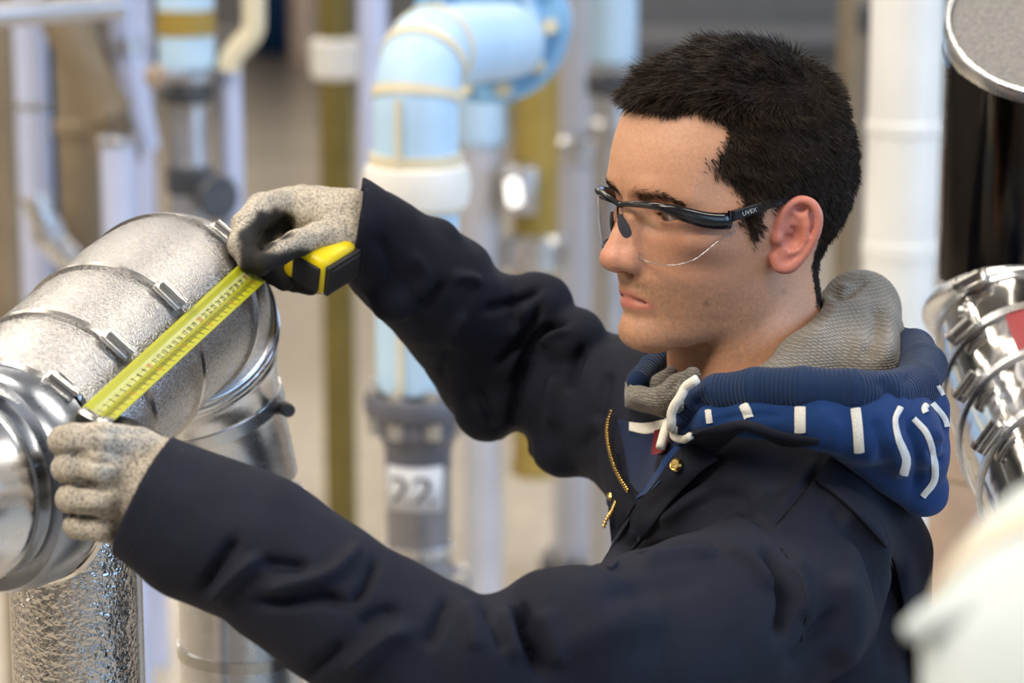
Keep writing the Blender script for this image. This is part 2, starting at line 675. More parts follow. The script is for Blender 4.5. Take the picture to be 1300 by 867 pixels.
def vpipe(name, label, cat, px, py, Y, wpx, mat, top=None, bot=None, fittings=(), group=None, seg=28):
    """upright pipe standing at distance Y; fittings: (part name, py0, py1, width px, material)"""
    d = dat(py, Y); x = xat(px, py, Y); r = wpx / 2 * d / FPX
    z1 = 5.45 if top is None else zat(top, Y)
    z0 = 0.0 if bot is None else zat(bot, Y)
    t = thing(name, (x, Y, z0), label, cat, group)
    mb = MB(); mb.lathe((x, Y, 0), (0, 0, 1), [(z0, 0), (z0, r), (z1, r), (z1, 0)], seg)
    mb.build('pipe_wall', mat, t)
    for (nm, a, b, w, mt) in fittings:
        za, zb = sorted((zat(a, Y), zat(b, Y))); rr = w / 2 * d / FPX
        e = min(.012, (zb - za) * .2)
        mb = MB(); mb.lathe((x, Y, 0), (0, 0, 1), [(za, r * .9), (za, rr - e), (za + e, rr), (zb - e, rr), (zb, rr - e), (zb, r * .9)], seg)
        mb.build(nm, mt, t)
        if 'flange' in nm:
            for k in range(8):
                a_ = 2 * math.pi * k / 8 + .2
                bb = MB(); bb.lathe((x + (rr - .014) * math.cos(a_), Y + (rr - .014) * math.sin(a_), 0), (0, 0, 1),
                                    [(za - .014, 0), (za - .014, .009), (zb + .016, .009), (zb + .016, 0)], 6)
                bb.build('bolt', M['buckle'], t)
    return t, (x, Y, r)


# ---- numbered pipe in the middle distance (pale blue elbow above, grey pipe below)
def pipe22():
    Y = 3.3; py = 430; d = dat(py, Y); k = d / FPX
    x = xat(530, py, Y); r = 53 * k
    t = thing('numbered_pipe', (x, Y, 0), 'grey flanged pipe with number 22 plate under a pale blue insulated elbow', 'pipe')
    zf = zat(492, Y); zn = zat(120, Y)
    far = np.array([xat(645, 45, 3.72), 3.72, zat(52, 3.72)])
    pts = arc_path([(x, Y, zf), (x, Y, zat(62, Y)), far], .090, 14)
    mb = MB(); mb.tube(pts, r, 36); mb.build('insulation_jacket', M['paleblue'], t)
    for a in (205, 255):
        z = zat(a, Y); mb = MB(); mb.lathe((x, Y, z), (0, 0, 1), [(-.012, r), (-.012, r + .006), (.012, r + .006), (.012, r)], 36)
        mb.build('seam_tape', M['cream'], t)
    z = zat(235, Y); mb = MB(); mb.lathe((x, Y, z), (0, 0, 1), [(-.03, r), (-.025, r + .012), (.0, r + .017), (.025, r + .012), (.03, r)], 36)
    mb.build('joint_sleeve', M['white'], t)
    n = len(pts); T = pts[8] - pts[7]
    for i in (4, 9, 13):
        T = pts[i + 1] - pts[i - 1]; mb = MB(); mb.lathe(pts[i], T, [(-.007, r), (-.007, r + .003), (.007, r + .003), (.007, r)], 36)
        mb.build('seam_tape', M['cream'], t)
    mb = MB(); mb.tube([(x - .02, Y - r - .001, z0) for z0 in np.linspace(zf, zat(120, Y), 6)], .005, 6); mb.build('seam_tape', M['cream'], t)
    # cast flange
    k4 = k; z = lambda p: zat(p, Y)
    mb = MB()
    mb.lathe((x, Y, 0), (0, 0, 1), [(z(497), 0), (z(497), 67 * k4), (z(501), 69 * k4), (z(520), 69 * k4), (z(524), 66 * k4), (z(527), 60 * k4), (z(548), 57 * k4), (z(552), 50 * k4), (z(560), 46 * k4), (z(572), 43 * k4), (z(590), 43 * k4), (z(590), 0)], 40)
    mb.build('flange', M['castgrey'], t)
    for i in range(8):
        a = 2 * math.pi * i / 8 + .35
        bx, by = x + 56 * k4 * math.cos(a), Y + 56 * k4 * math.sin(a)
        mb = MB(); mb.lathe((bx, by, 0), (0, 0, 1), [(z(497) - .002, 0), (z(497) - .002, .013), (z(488), .013), (z(488), .007), (z(484), .006), (z(484), 0)], 6)
        mb.build('bolt', M['buckle'], t)
        mb = MB(); mb.lathe((bx, by, 0), (0, 0, 1), [(z(545), 0), (z(545), .012), (z(526), .012), (z(526), 0)], 6)
        mb.build('bolt', M['buckle'], t)
    rp = 42 * k4
    mb = MB(); mb.lathe((x, Y, 0), (0, 0, 1), [(.0, rp), (z(590), rp)], 40); mb.build('pipe_wall', M['greypipe'], t)
    mb = MB(); mb.lathe((x, Y, 0), (0, 0, 1), [(z(700), rp), (z(700), rp + .003), (z(688), rp + .003), (z(688), rp)], 40); mb.build('clamp_band', M['alu'], t)
    mb = MB(); mb.lathe((x, Y, 0), (0, 0, 1), [(z(760), rp), (z(760), 66 * k4), (z(735), 66 * k4), (z(730), 60 * k4), (z(718), rp)], 40); mb.build('lower_flange', M['castgrey'], t)
    for i in range(8):
        a = 2 * math.pi * i / 8 + .35
        mb = MB(); mb.lathe((x + 56 * k4 * math.cos(a), Y + 56 * k4 * math.sin(a), 0), (0, 0, 1), [(z(736), 0), (z(736), .012), (z(724), .012), (z(724), 0)], 6)
        mb.build('bolt', M['buckle'], t)
    # curved number plate
    a0, a1 = -math.pi / 2 - 1.0, -math.pi / 2 + .78
    G = np.array([[[x + (rp + .0025) * math.cos(a), Y + (rp + .0025) * math.sin(a), zz] for zz in (z(639), z(583))] for a in np.linspace(a0, a1, 16)])
    mb = MB(); mb.grid(G); o = mb.build('number_plate', M['plate'], t)
    sm = o.modifiers.new('thick', 'SOLIDIFY'); sm.thickness = .0015
    add_text('22', z(628), z(595), lambda u: -math.pi / 2 - .80 + u * 1.12, x, Y, rp + .0050, o)
    return t


def text_mesh(s, size):
    cu = bpy.data.curves.new('t', 'FONT'); cu.body = s; cu.size = size; cu.extrude = 0; cu.resolution_u = 3
    ob = bpy.data.objects.new('t', cu); COL.objects.link(ob)
    bpy.context.view_layer.update()
    me = bpy.data.meshes.new_from_object(ob.evaluated_get(bpy.context.evaluated_depsgraph_get()))
    bpy.data.objects.remove(ob); bpy.data.curves.remove(cu)
    V = np.array([v.co[:] for v in me.vertices]); F = [tuple(p.vertices) for p in me.polygons]
    bpy.data.meshes.remove(me)
    return V, F


def add_text(s, z0, z1, ang, x, Y, r, parent):
    V, F = text_mesh(s, 1.0)
    V[:, 0] -= V[:, 0].min(); h = V[:, 1].max(); sc = (z1 - z0) / h
    P = np.array([[x + r * math.cos(ang(v[0] * sc * 1.12 / r)), Y + r * math.sin(ang(v[0] * sc * 1.12 / r)), z0 + v[1] * sc] for v in V])
    me = bpy.data.meshes.new('digits'); me.from_pydata([tuple(p) for p in P], [], F)
    bm = bmesh.new(); bm.from_mesh(me)
    bmesh.ops.triangulate(bm, faces=bm.faces); bm.to_mesh(me); bm.free()
    return link_mesh('digits', me, M['ink'], parent)


pipe22()

# ---- big blue valve flange the elbow runs into, with the pipe behind it
def blue_flange():
    Y = 3.76
    c = np.array([xat(618, 32, Y), Y, zat(32, Y)]); k = dat(32, Y) / FPX
    t = thing('blue_pipe_flange', c, 'large round sky blue flange plate behind the pale blue elbow', 'flange')
    ax = np.array([.25, 1, -.05])
    mb = MB(); mb.lathe(c, ax, [(0, 0), (0, 98 * k), (.012, 101 * k), (.04, 101 * k), (.05, 97 * k), (.05, 0)], 48); mb.build('plate', M['midblue'], t)
    mb = MB(); mb.lathe(c, ax, [(-.02, 62 * k), (-.015, 68 * k), (.0, 70 * k)], 40); mb.build('raised_rim', M['paleblue'], t)
    a = np.array([1, -.25, 0]) / math.hypot(1, .25); b = np.array([0, .05, 1.0])
    for i in range(10):
        th = 2 * math.pi * i / 10
        p = c + 84 * k * (math.cos(th) * a + math.sin(th) * b) - ax * .004
        mb = MB(); mb.lathe(p, ax, [(-.02, 0), (-.02, .012), (.01, .012)], 6); mb.build('bolt', M['cream'], t)
    mb = MB(); mb.lathe(c, ax, [(.05, 60 * k), (.26, 60 * k)], 32); mb.build('pipe_wall', M['paleblue'], t)
    mb = MB(); mb.tube([c + ax * .2, c + ax * .2 + [0, 0, 3.4]], .05, 20); mb.build('hanger', M['alu_dull'], t)


blue_flange()

vpipe('background_pipe', 'slim pipe with pale blue upper sleeve right behind the numbered pipe', 'pipe', 612, 330, 5.5, 50, M['lavgrey'],
      fittings=[('insulation_sleeve', 60, 186, 62, M['paleblue'])])
vpipe('background_pipe', 'ochre painted pipe with pale clamp between elbow and safety glasses', 'pipe', 680, 300, 5.5, 58, M['gold'], bot=600,
      fittings=[('clamp', 296, 345, 80, M['alu']), ('end_cap', 584, 602, 64, M['gold'])])
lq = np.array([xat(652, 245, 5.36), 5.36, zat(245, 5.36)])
glint_t = thing('reflection_glint', lq, 'small glowing white oblong lamp standing in for a reflection on the ochre pipe', 'glint')  # made-up glowing capsule in place of a window reflection on the pipe
m_, nt_, b_ = new_mat('glowing_glint'); b_.inputs['Emission Color'].default_value = (1, .97, .90, 1); b_.inputs['Emission Strength'].default_value = 3.0; M['lit'] = m_
mb = MB(); mb.tube([lq + [.004, 0, -.026], lq + [.003, 0, -.022], lq + [-.003, 0, .024], lq + [-.004, 0, .028]], [.008, .015, .015, .008], 16); mb.build('glint_capsule', M['lit'], glint_t)
mb = MB(); mb.box(lq + [.014, .055, 0], .07, .07, .10); mb.build('glint_backing', M['alu_dull'], glint_t, smooth=False, bevel=.004)
vpipe('background_pipe', 'bare metal pipe on dark foot below the ochre pipe', 'pipe', 733, 650, 6.2, 62, M['lavgrey'],
      fittings=[('foot_flange', 705, 728, 96, M['dark']), ('sleeve', 170, 200, 84, M['alu'])])
vpipe('background_pipe', 'thin bright metal pipe just left of the glasses lens', 'pipe', 737, 300, 7.4, 30, M['lavender'],
      fittings=[('coupling', 300, 330, 40, M['alu_dull'])])
vpipe('background_pipe', 'pipe with pale blue top and black flange left of the hair', 'pipe', 777, 130, 5.8, 50, M['alu_dull'],
      fittings=[('insulation_sleeve', -60, 82, 62, M['paleblue']), ('flange', 90, 122, 66, M['dark']), ('coupling', 150, 180, 62, M['alu_dull'])])
vpipe('salmon_post', 'salmon painted post low behind the mouth and raised sleeve', 'post', 776, 390, 8.0, 44, M['pink'], top=335)
vpipe('background_pipe', 'olive pipe with white joint sleeve above the raised glove', 'pipe', 426, 120, 6.4, 42, M['olive'],
      fittings=[('joint_sleeve', 48, 100, 62, M['white'])])
vpipe('background_pipe', 'pale metal pipe rising right behind the raised cuff', 'pipe', 474, 120, 5.2, 38, M['lavender'], bot=300)
vpipe('tan_column', 'tan column on far wall right of the navy door', 'column', 386, 40, 19.5, 34, M['tan'])

# ---- right hand background
vpipe('background_pipe', 'wide cream white pipe right behind the back of the head', 'pipe', 1146, 200, 3.7, 92, M['white'],
      fittings=[('joint_sleeve', 150, 172, 97, M['white']), ('clamp', 300, 330, 96, M['white'])])
vpipe('background_pipe', 'taupe pipe in the shadow left of the cream white pipe', 'pipe', 1080, 100, 6.6, 34, M['taupe'])
vpipe('background_pipe', 'grey pipe with dark valve at top right of hair', 'pipe', 1118, 20, 5.2, 36, M['greypipe'], bot=230,
      fittings=[('valve_body', 0, 45, 60, M['dark'])])

# ---- left hand background
vpipe('background_pipe', 'dull tan pipe at the left edge of the picture', 'pipe', 4, 200, 5.2, 44, M['taupe'])
vpipe('background_pipe', 'pale blue pipe with two joint rings left of the taupe pipe', 'pipe', 42, 160, 4.8, 42, M['lavender'],
      fittings=[('joint_ring', 128, 140, 44, M['alu_dull']), ('joint_ring', 245, 258, 44, M['alu_dull'])])
vpipe('background_pipe', 'taupe brown pipe between pale blue pipe and slanted pipe', 'pipe', 102, 220, 4.7, 54, M['taupe'],
      fittings=[('coupling', 150, 172, 64, M['taupe'])])
vpipe('background_pipe', 'navy pipe half hidden behind the taupe brown pipe', 'pipe', 72, 150, 5.6, 24, M['navy'])
vpipe('background_pipe', 'metal pipe right of the taupe brown pipe above bent pipe', 'pipe', 152, 240, 4.4, 46, M['lavender'], top=178,
      fittings=[('end_cap', 172, 184, 52, M['alu_dull'])])
vpipe('background_pipe', 'slim shiny pipe behind the slanted metal pipe', 'pipe', 182, 200, 5.6, 28, M['lavender'])
tv, (vx, vY, vr) = vpipe('valve_pipe', 'pale blue insulated pipe above a black flange and dark valve', 'pipe', 238, 100, 4.5, 52, M['alu_dull'],
      fittings=[('insulation_jacket', -80, 92, 72, M['paleblue']), ('collar', 92, 104, 66, M['alu_dull']), ('flange', 106, 130, 66, M['dark']), ('valve_body', 205, 250, 62, M['dark'])])
mb = MB(); p = np.array([vx + .04, vY - .05, zat(243, vY)])
mb.lathe(p, (.6, -.8, 0), [(-.04, 0), (-.04, .02), (.02, .02), (.02, .036), (.03, .042), (.04, .036), (.04, 0)], 20); mb.build('valve_wheel', M['dark'], tv)
mb = MB(); mb.lathe((vx, vY, zat(28, vY)), (0, 0, 1), [(-.022, vr * 1.38), (-.022, vr * 1.43), (.022, vr * 1.43), (.022, vr * 1.38)], 24); mb.build('tape_ring', M['gold'], tv)


def bent(name, label, pix, wpx, mat, corner=.06, rings=(), cat='pipe'):
    """pipe following points (px, py, Y)"""
    pts = [np.array([xat(a, b, c), c, zat(b, c)]) for a, b, c in pix]
    r = wpx / 2 * dat(pix[0][1], pix[0][2]) / FPX
    t = thing(name, pts[0], label, cat)
    path = arc_path(pts, corner, 8) if len(pts) > 2 else np.array(pts)
    mb = MB(); mb.tube(path, r, 24); mb.build('pipe_wall', mat, t)
    for i, f, mt in rings:
        q = path[i]; T = path[min(i + 1, len(path) - 1)] - path[max(i - 1, 0)]
        mb = MB(); mb.lathe(q, T, [(-.015, r), (-.015, r * f), (.015, r * f), (.015, r)], 24); mb.build('joint_ring', mt, t)
    return t


bent('slanted_pipe', 'slanted taupe pipe running down to the right at top left', [(78, 20, 4.5), (138, 150, 4.5), (152, 200, 4.55)], 58, M['taupe'], .05, [(1, 1.12, M['taupe'])])
bent('slanted_pipe', 'slanted bluish metal pipe at top left beside the valve pipe', [(150, -40, 4.9), (160, 60, 4.9), (186, 190, 4.9)], 36, M['lavender'], .05, [(1, 1.2, M['alu_dull'])])
bent('overhead_pipe', 'grey horizontal pipe across the top left corner', [(-60, 22, 4.0), (150, 8, 4.2)], 34, M['alu_dull'])
bent('bent_pipe', 'bent metal pipe low behind the large foil jacketed pipe', [(44, 250, 4.6), (62, 300, 4.6), (110, 350, 4.6)], 36, M['alu'], .05, [(2, 1.2, M['alu_dull'])])
bent('bent_pipe', 'cream pipe bending down into bright pipe right of dark valve', [(322, -60, 4.5), (322, 40, 4.5), (292, 74, 4.5), (290, 90, 4.5)], 30, M['cream'], .035)
vpipe('background_pipe', 'bright bluish pipe under the cream bend left of raised glove', 'pipe', 293, 200, 4.55, 32, M['lavender'], top=84)
mb = MB(); q = np.array([xat(200, 96, 4.4), 4.4, zat(96, 4.4)])
t = thing('wall_knob', q, 'small pinkish round valve knob left of the black flange', 'knob')
mb.lathe(q, (0, -1, 0), [(-.02, 0), (-.02, .012), (0, .012), (.004, .02), (.02, .021), (.03, .012), (.031, 0)], 16); mb.build('knob_head', M['tan'], t)
mb = MB(); mb.tube([q + [0, .02, 0], q + [.07, .1, 0]], .009, 8); mb.build('stem', M['alu_dull'], t)

# ================================================================== foreground pipe with foil jacket
def sweep(path, radii, i0, i1, name, mat, parent, lip=0.0, seg=64):
    P = path[i0:i1 + 1]; R = np.array(radii[i0:i1 + 1], float)
    R = R + lip * np.linspace(1, 0, len(R))
    mb = MB(); mb.tube(P, R, seg, cap=False)
    return mb.build(name, mat, parent, fix=False)


def band_at(p, T, r, w, name, mat, parent, th=.0016):
    mb = MB(); mb.lathe(p, T, [(-w / 2, r - .001), (-w / 2, r + th), (w / 2, r + th), (w / 2, r - .001)], 64)
    return mb.build(name, mat, parent)


def buckle(parent, pos, nor, along, s=1.0):
    """worm-drive clip: saddle, screw housing and screw"""
    z = nor / np.linalg.norm(nor); x = along - z * (along @ z); x /= np.linalg.norm(x); y = np.cross(z, x)
    R = np.stack([x, y, z], 1)
    mb = MB(); mb.box(pos + z * .0025 * s, .026 * s, .013 * s, .004 * s, R); o = mb.build('buckle', M['buckle'], parent, smooth=False, bevel=.001)
    mb = MB(); mb.lathe(pos + z * .0065 * s - x * .010 * s, x, [(0, 0), (0, .0038 * s), (.019 * s, .0038 * s), (.019 * s, .0052 * s), (.023 * s, .0052 * s), (.023 * s, 0)], 12)
    mb.build('screw', M['band'], o)


A_pts = np.array([W(-120, 735, 1.732), W(-40, 640, 1.802), W(55, 537, 1.882), W(140, 455, 1.972), W(214, 392, 2.072), W(230, 420, 2.132), W(247, 470, 2.165), W(272, 540, 2.190), W(299, 620, 2.207)])
A_path = smooth_path(A_pts, 160)
A_low = W(306, 700, 2.212)
A_end = np.array([A_low[0], A_low[1], 0.0])
foil = thing('foil_jacketed_pipe', A_end, 'large silver foil jacketed pipe elbow the yellow tape lies across', 'pipe')
nA = len(A_path)
pxA, pyA, dA = proj(A_path)
radA = np.interp(np.linspace(0, 8, nA), [0, 4, 4.6, 5.2, 6, 7, 8], [.0768, .0762, .0757, .0747, .0705, .0612, .056])


def idx_near(px, py):
    return int(np.argmin((pxA - px) ** 2 + (pyA - py) ** 2))


cut = [idx_near(-6, 604), idx_near(24, 571), idx_near(76, 517), idx_near(140, 455), idx_near(212, 394)]
cut2 = [nA * 5 // 8, nA * 47 // 64, nA * 54 // 64, nA - 1]
allc = cut + cut2
for a, b in zip(allc[:-1], allc[1:]):
    if b <= cut[-1]:
        sweep(A_path, radA, a, b, 'jacket_segment', M['foil'], foil, .0012)
    else:
        sweep(A_path, radA, a, b, 'elbow_segment', M['foil'] if b == cut2[0] else M['alu'], foil, .0015)
for i in cut[1:]:
    T = A_path[min(i + 1, nA - 1)] - A_path[i - 1]
    band_at(A_path[i], T, radA[i] + .001, .0055, 'band', M['band'], foil)
for i, w in ((cut2[0], .006), (cut2[1], .005), (cut2[2], .011)):
    T = A_path[min(i + 1, nA - 1)] - A_path[i - 1]
    band_at(A_path[i], T, radA[i] + .0012, w, 'band', M['alu'], foil)
# rolled bead rings at the elbow throat
for i, rr in ((cut2[0] - 5, .0046), (cut2[0] + 4, .0055)):
    T = A_path[i + 1] - A_path[i - 1]; T /= np.linalg.norm(T)
    mb = MB(); mb.lathe(A_path[i], T, [(rr * math.cos(q), radA[i] + .002 + rr * math.sin(q)) for q in np.linspace(-.4, math.pi + .4, 12)], 64)
    mb.build('rolled_bead', M['alu'], foil)
# lower straight pipe
mb = MB(); mb.tube(np.array([A_path[-1], A_low, [A_low[0], A_low[1], .0]]), [.056, .055, .055], 48); mb.build('pipe_wall', M['alu'], foil)
for py in (632, 822):
    z = zat(py, A_low[1])
    band_at(np.array([A_low[0], A_low[1], z]), np.array([.02, 0, 1.0]), .0555, .010, 'band', M['band'], foil)
A_V = np.concatenate([np.array([[v for v in o.data.vertices[k].co] for k in range(len(o.data.vertices))]) for o in foil.children if o.name.startswith(('jacket_segment', 'elbow_segment'))])
_off, _F = 0, []
for o in foil.children:
    if o.name.startswith(('jacket_segment', 'elbow_segment')):
        _F += [tuple(v + _off for v in p.vertices) for p in o.data.polygons]; _off += len(o.data.vertices)
A_bvh = bvh_of(A_V, _F)
for (bx, by), i in (((76, 492), cut[1]), ((142, 444), cut[2]), ((216, 374), cut[3]), ((262, 312), cut[4])):
    # the clip sits on its band where the photograph shows it
    h, m = cast(A_bvh, bx, by)
    if h is None: continue
    T = A_path[min(i + 1, nA - 1)] - A_path[i - 1]; T /= np.linalg.norm(T)
    v = h - A_path[i]; v = v - T * (v @ T); v /= np.linalg.norm(v)
    buckle(foil, A_path[i] + v * (radA[i] + .0015), v, np.cross(T, v))
for (bx, by, c) in ((357, 524, 'dark'), (316, 466, 'dark'), (218, 522, 'buckle')):
    p = W(bx, by, 2.155)
    mb = MB(); mb.lathe(p + [0, .02, 0], (0.3, -1, .1), [(0, 0), (0, .006), (.022, .006), (.024, .0045), (.024, 0)], 10); mb.build('screw_head', M[c], foil)

# collar ring at the left edge that the gloved fingers hold
C0 = A_path[idx_near(-14, 612)] + FW * -.006; CT = -.56 * RT - .80 * FW - .16 * UPV; CT /= np.linalg.norm(CT)
colr = thing('pipe_collar', C0, 'polished round collar ring at the left edge under the lower glove', 'collar')
mb = MB(); mb.lathe(C0, CT, [(-.034, 0.0771), (-.034, 0.0812), (-.030, 0.0828), (-.012, 0.0833), (.0, 0.0823), (.004, 0.0807), (.007, 0.0792), (.007, 0.0683), (.010, 0.0662), (.022, 0.0652), (.022, 0.0517)], 72); mb.build('rim', M['collar'], colr)
mb = MB(); mb.lathe(C0, CT, [(.016, 0.0662), (.020, 0.0693), (.030, 0.0693), (.034, 0.0662), (.060, 0.0621), (.062, .0)], 72); mb.build('inner_ring', M['alu'], colr)
mb = MB(); mb.lathe(C0, CT, [(-.0345, 0.0828), (-.0375, 0.0849), (-.040, 0.0828), (-.0375, 0.0787)], 72); mb.build('rolled_edge', M['chrome'], colr)

# hammered upright pipe, lower left
d = 2.02
pB = W(97, 760, d); topB = W(97, 600, d)
hb = thing('hammered_pipe', (pB[0], pB[1], 0), 'upright hammered aluminium pipe at lower left below the glove', 'pipe')
mb = MB(); mb.lathe((pB[0], pB[1], 0), (0, 0, 1), [(0, 0), (0, .052), (topB[2], .052), (topB[2] + .01, .0)], 56); mb.build('pipe_wall', M['foil_coarse'], hb)
mb = MB(); mb.tube([(pB[0] + .0507, pB[1] - .012, 0), (pB[0] + .0507, pB[1] - .012, topB[2] - .02)], .0022, 8); mb.build('lock_seam', M['alu'], hb)

# ================================================================== dark tube and chrome elbow on the right
Dd = 2.32; kx = Dd / FPX
tb = W(1302, 300, Dd); rD = 109 * kx
t = thing('dark_pipe', (tb[0], tb[1], 0), 'dark polished upright tube with slanted grey end plate', 'pipe')
capc = W(1304, 42, Dd)
tan = math.tan(math.radians(33))
ang = np.linspace(0, 2 * np.pi, 64, endpoint=False)
zc = lambda a, off=0, rr=rD: zat(42, tb[1]) + off + rr * math.sin(a) * tan
zbot = zat(352, tb[1])
G = np.array([[[tb[0] + rD * math.cos(a), tb[1] + rD * math.sin(a), zbot * (1 - w) + zc(a) * w] for a in ang] for w in (0, .5, 1)])
mb = MB(); mb.grid(G, closed_v=True); mb.build('tube_wall', M['blackchrome'], t)
nrm = np.array([0, -tan, 1.0]); nrm /= np.linalg.norm(nrm)
cc = np.array([tb[0], tb[1], zat(42, tb[1])])
ring = lambda rr, off: np.array([[tb[0] + rr * math.cos(a), tb[1] + rr * math.sin(a), cc[2] + rr * math.sin(a) * tan] for a in ang]) + nrm * off
mb = MB(); mb.grid(np.array([ring(rD * .96, .003), ring(rD * .5, .0032), ring(.0005, .0032)]), closed_v=True); mb.build('end_plate', M['capgrey'], t)
mb = MB(); mb.grid(np.array([ring(rD * 1.0, -.012), ring(rD * 1.03, -.010), ring(rD * 1.03, .004), ring(rD * 1.01, .007), ring(rD * .965, .007), ring(rD * .955, .003)]), closed_v=True); mb.build('folded_rim', M['alu'], t)
mb = MB(); mb.grid(np.array([ring(rD * 1.004, -.030), ring(rD * 1.012, -.028), ring(rD * 1.012, -.024), ring(rD * 1.004, -.022)]), closed_v=True); mb.build('swage_line', M['alu'], t)
mb = MB(); mb.tube([(tb[0] - rD * .995, tb[1] - .01, zbot), (tb[0] - rD * .995, tb[1] - .01, cc[2] - .03)], .0022, 8); mb.build('lock_seam', M['alu'], t)

E_pts = np.array([W(1303, 354, 2.32), W(1304, 400, 2.32), W(1312, 470, 2.27), W(1336, 545, 2.18), W(1372, 620, 2.06), W(1420, 720, 1.94)])
E_path = smooth_path(E_pts, 80); nE = len(E_path)
el = thing('chrome_elbow', E_pts[2], 'chrome segmented pipe elbow with clipped bands at right edge', 'elbow')
rE = np.full(nE, .0795)
cutE = [8, 22, 36, 50, 64, 79]
for a, b in zip(cutE[:-1], cutE[1:]):
    sweep(E_path, rE, a, b, 'elbow_segment', M['chrome'], el, .002)
for i in cutE[:-1]:
    T = E_path[i + 1] - E_path[i - 1]
    band_at(E_path[i], T, .0815, .011, 'band', M['alu'], el, .0022)
    T = T / np.linalg.norm(T)
    v = np.array([-.62, -.74, .25]); v = v - T * (v @ T); v /= np.linalg.norm(v)
    buckle(el, E_path[i] + v * .0845, v, np.cross(T, v), 1.15)
mb = MB(); eT = E_path[-1] - E_path[-3]; mb.lathe(E_path[-1], eT, [(-.004, .0795), (.0, .0795), (.001, .0)], 64); mb.build('end_cap', M['alu'], el)
T = E_path[14] - E_path[10]; T = T / np.linalg.norm(T) + np.array([0, -.28, .05]); T /= np.linalg.norm(T)
mb = MB(); mb.lathe(W(1300, 392, 2.33), T, [(.009 * math.cos(q), .083 + .009 * math.sin(q)) for q in np.linspace(0, 2 * math.pi, 14)], 64); mb.build('rolled_bead', M['alu'], el)
EV = np.concatenate([np.array([v.co[:] for v in o.data.vertices]) for o in el.children if o.name.startswith('elbow_segment')])
_off, _F = 0, []
for o in el.children:
    if o.name.startswith('elbow_segment'):
        _F += [tuple(v + _off for v in p.vertices) for p in o.data.polygons]; _off += len(o.data.vertices)
E_bvh = bvh_of(EV, _F)
rows = []
for (x0, x1, y) in ((1283, 1330, 388), (1277, 1330, 405), (1284, 1330, 425), (1292, 1330, 447)):
    P_, N_ = on_surface(E_bvh, [(x0, y), (x1, y - 6)], 6, .0012); rows.append(P_)
if all(len(r_) == 6 for r_ in rows):
    mb = MB(); mb.grid(np.array(rows)); o = mb.build('red_label', M['redlabel'], el, fix=False)

vpipe('background_pipe', 'tan pipe below the chrome elbow behind the striped hood', 'pipe', 1252, 560, 2.75, 140, M['tan'], top=398,
      fittings=[('rolled_edge', 398, 410, 146, M['alu']), ('seam', 596, 600, 142, M['taupe'])])

# ================================================================== out-of-focus pipe close to the lens
fd = .97; kf = fd / FPX
fp = [W(1405, 1500, fd), W(1405, 1000, fd), W(1406, 860, fd), W(1425, 800, fd + .05), W(1470, 790, fd + .14), W(1520, 800, fd + .26)]
fp[0] = np.array([fp[1][0], fp[1][1], 0])
fore = thing('insulated_foreground_pipe', fp[0], 'blurred pale insulated pipe elbow at lower right near the lens', 'pipe')
fpath = smooth_path(fp[1:], 40)
mb = MB(); mb.tube(np.vstack([[fp[0]], fpath]), 232 * kf, 40); mb.build('insulation_jacket', M['fore'], fore)
for i in (12,):
    T = fpath[i + 1] - fpath[i - 1]
    band_at(fpath[i], T, 232 * kf, .018, 'seam_tape', M['foretape'], fore, .0015)
mb = MB(); q0, q1 = W(1150, 802, fd - .01), W(1250, 768, fd - .02)
mb.tube([q0, q0 * .7 + q1 * .3, q1], [.0035, .0078, .010], 14); mb.build('strap_end', M['fore'], fore)

# ================================================================== the person: body with head
PSI = math.radians(62.0)
OH = W(935, 273.5, 2.0)
HF = np.array([-math.sin(PSI), -math.cos(PSI), 0]); HL_ = np.array([math.cos(PSI), -math.sin(PSI), 0]); HU = np.array([0, 0, 1.0])
RH = np.stack([HF, HL_, HU], 1)                    # head frame: forward, left (towards camera), up


def h2w(Q): return OH + np.asarray(Q) @ RH.T
def w2h(P): return (np.asarray(P) - OH) @ RH


def on_ray(px, py, L):
    """point of the sight line with given lateral offset L in the head frame"""
    p = W(px, py, 1.0) - CAMP
    dl, ol = (p @ RH)[1], ((CAMP - OH) @ RH)[1]
    return w2h(CAMP + p * ((L - ol) / dl))


def pixh(Q, mirror=True):
    Q = np.array(Q, float)
    if mirror: Q[:, 1] = np.abs(Q[:, 1])
    x, y, _ = proj(h2w(Q)); return x, y


# mid-line profile (no nose): height, forward; half width; section exponent
PU = np.array([-.125, -.110, -.099, -.092, -.084, -.076, -.070, -.063, -.0556, -.049, -.040, -.030, -.020, -.005, .006, .016, .026, .037, .05, .065, .08, .095, .108, .118, .126])
PF = np.array([.060, .074, .0865, .0950, .0980, .0970, .0955, .0960, .0975, .0990, .1010, .0990, .0975, .0955, .0945, .0955, .0985, .1010, .1000, .0970, .0915, .0830, .070, .052, .03])
WU = np.array([-.125, -.110, -.100, -.09, -.08, -.065, -.05, -.035, -.02, -.005, .01, .025, .04, .06, .08, .1, .126])
WW = np.array([.030, .034, .039, .044, .0490, .0560, .0605, .0640, .0670, .0690, .0695, .0690, .0690, .0685, .0640, .055, .02])


def smoothstep(x): x = np.clip(x, 0, 1); return x * x * (3 - 2 * x)


_uu = np.linspace(-.13, .13, 400)
_k = np.exp(-np.linspace(-2, 2, 15) ** 2); _k /= _k.sum()
_pf = np.convolve(np.pad(np.interp(_uu, PU, PF), 7, 'edge'), _k, 'valid')
_ww = np.convolve(np.pad(np.interp(_uu, WU, WW), 7, 'edge'), _k, 'valid')
JAW = np.array([[.088, -.0985], [.060, -.0975], [.035, -.088], [.014, -.0715], [.004, -.052]])


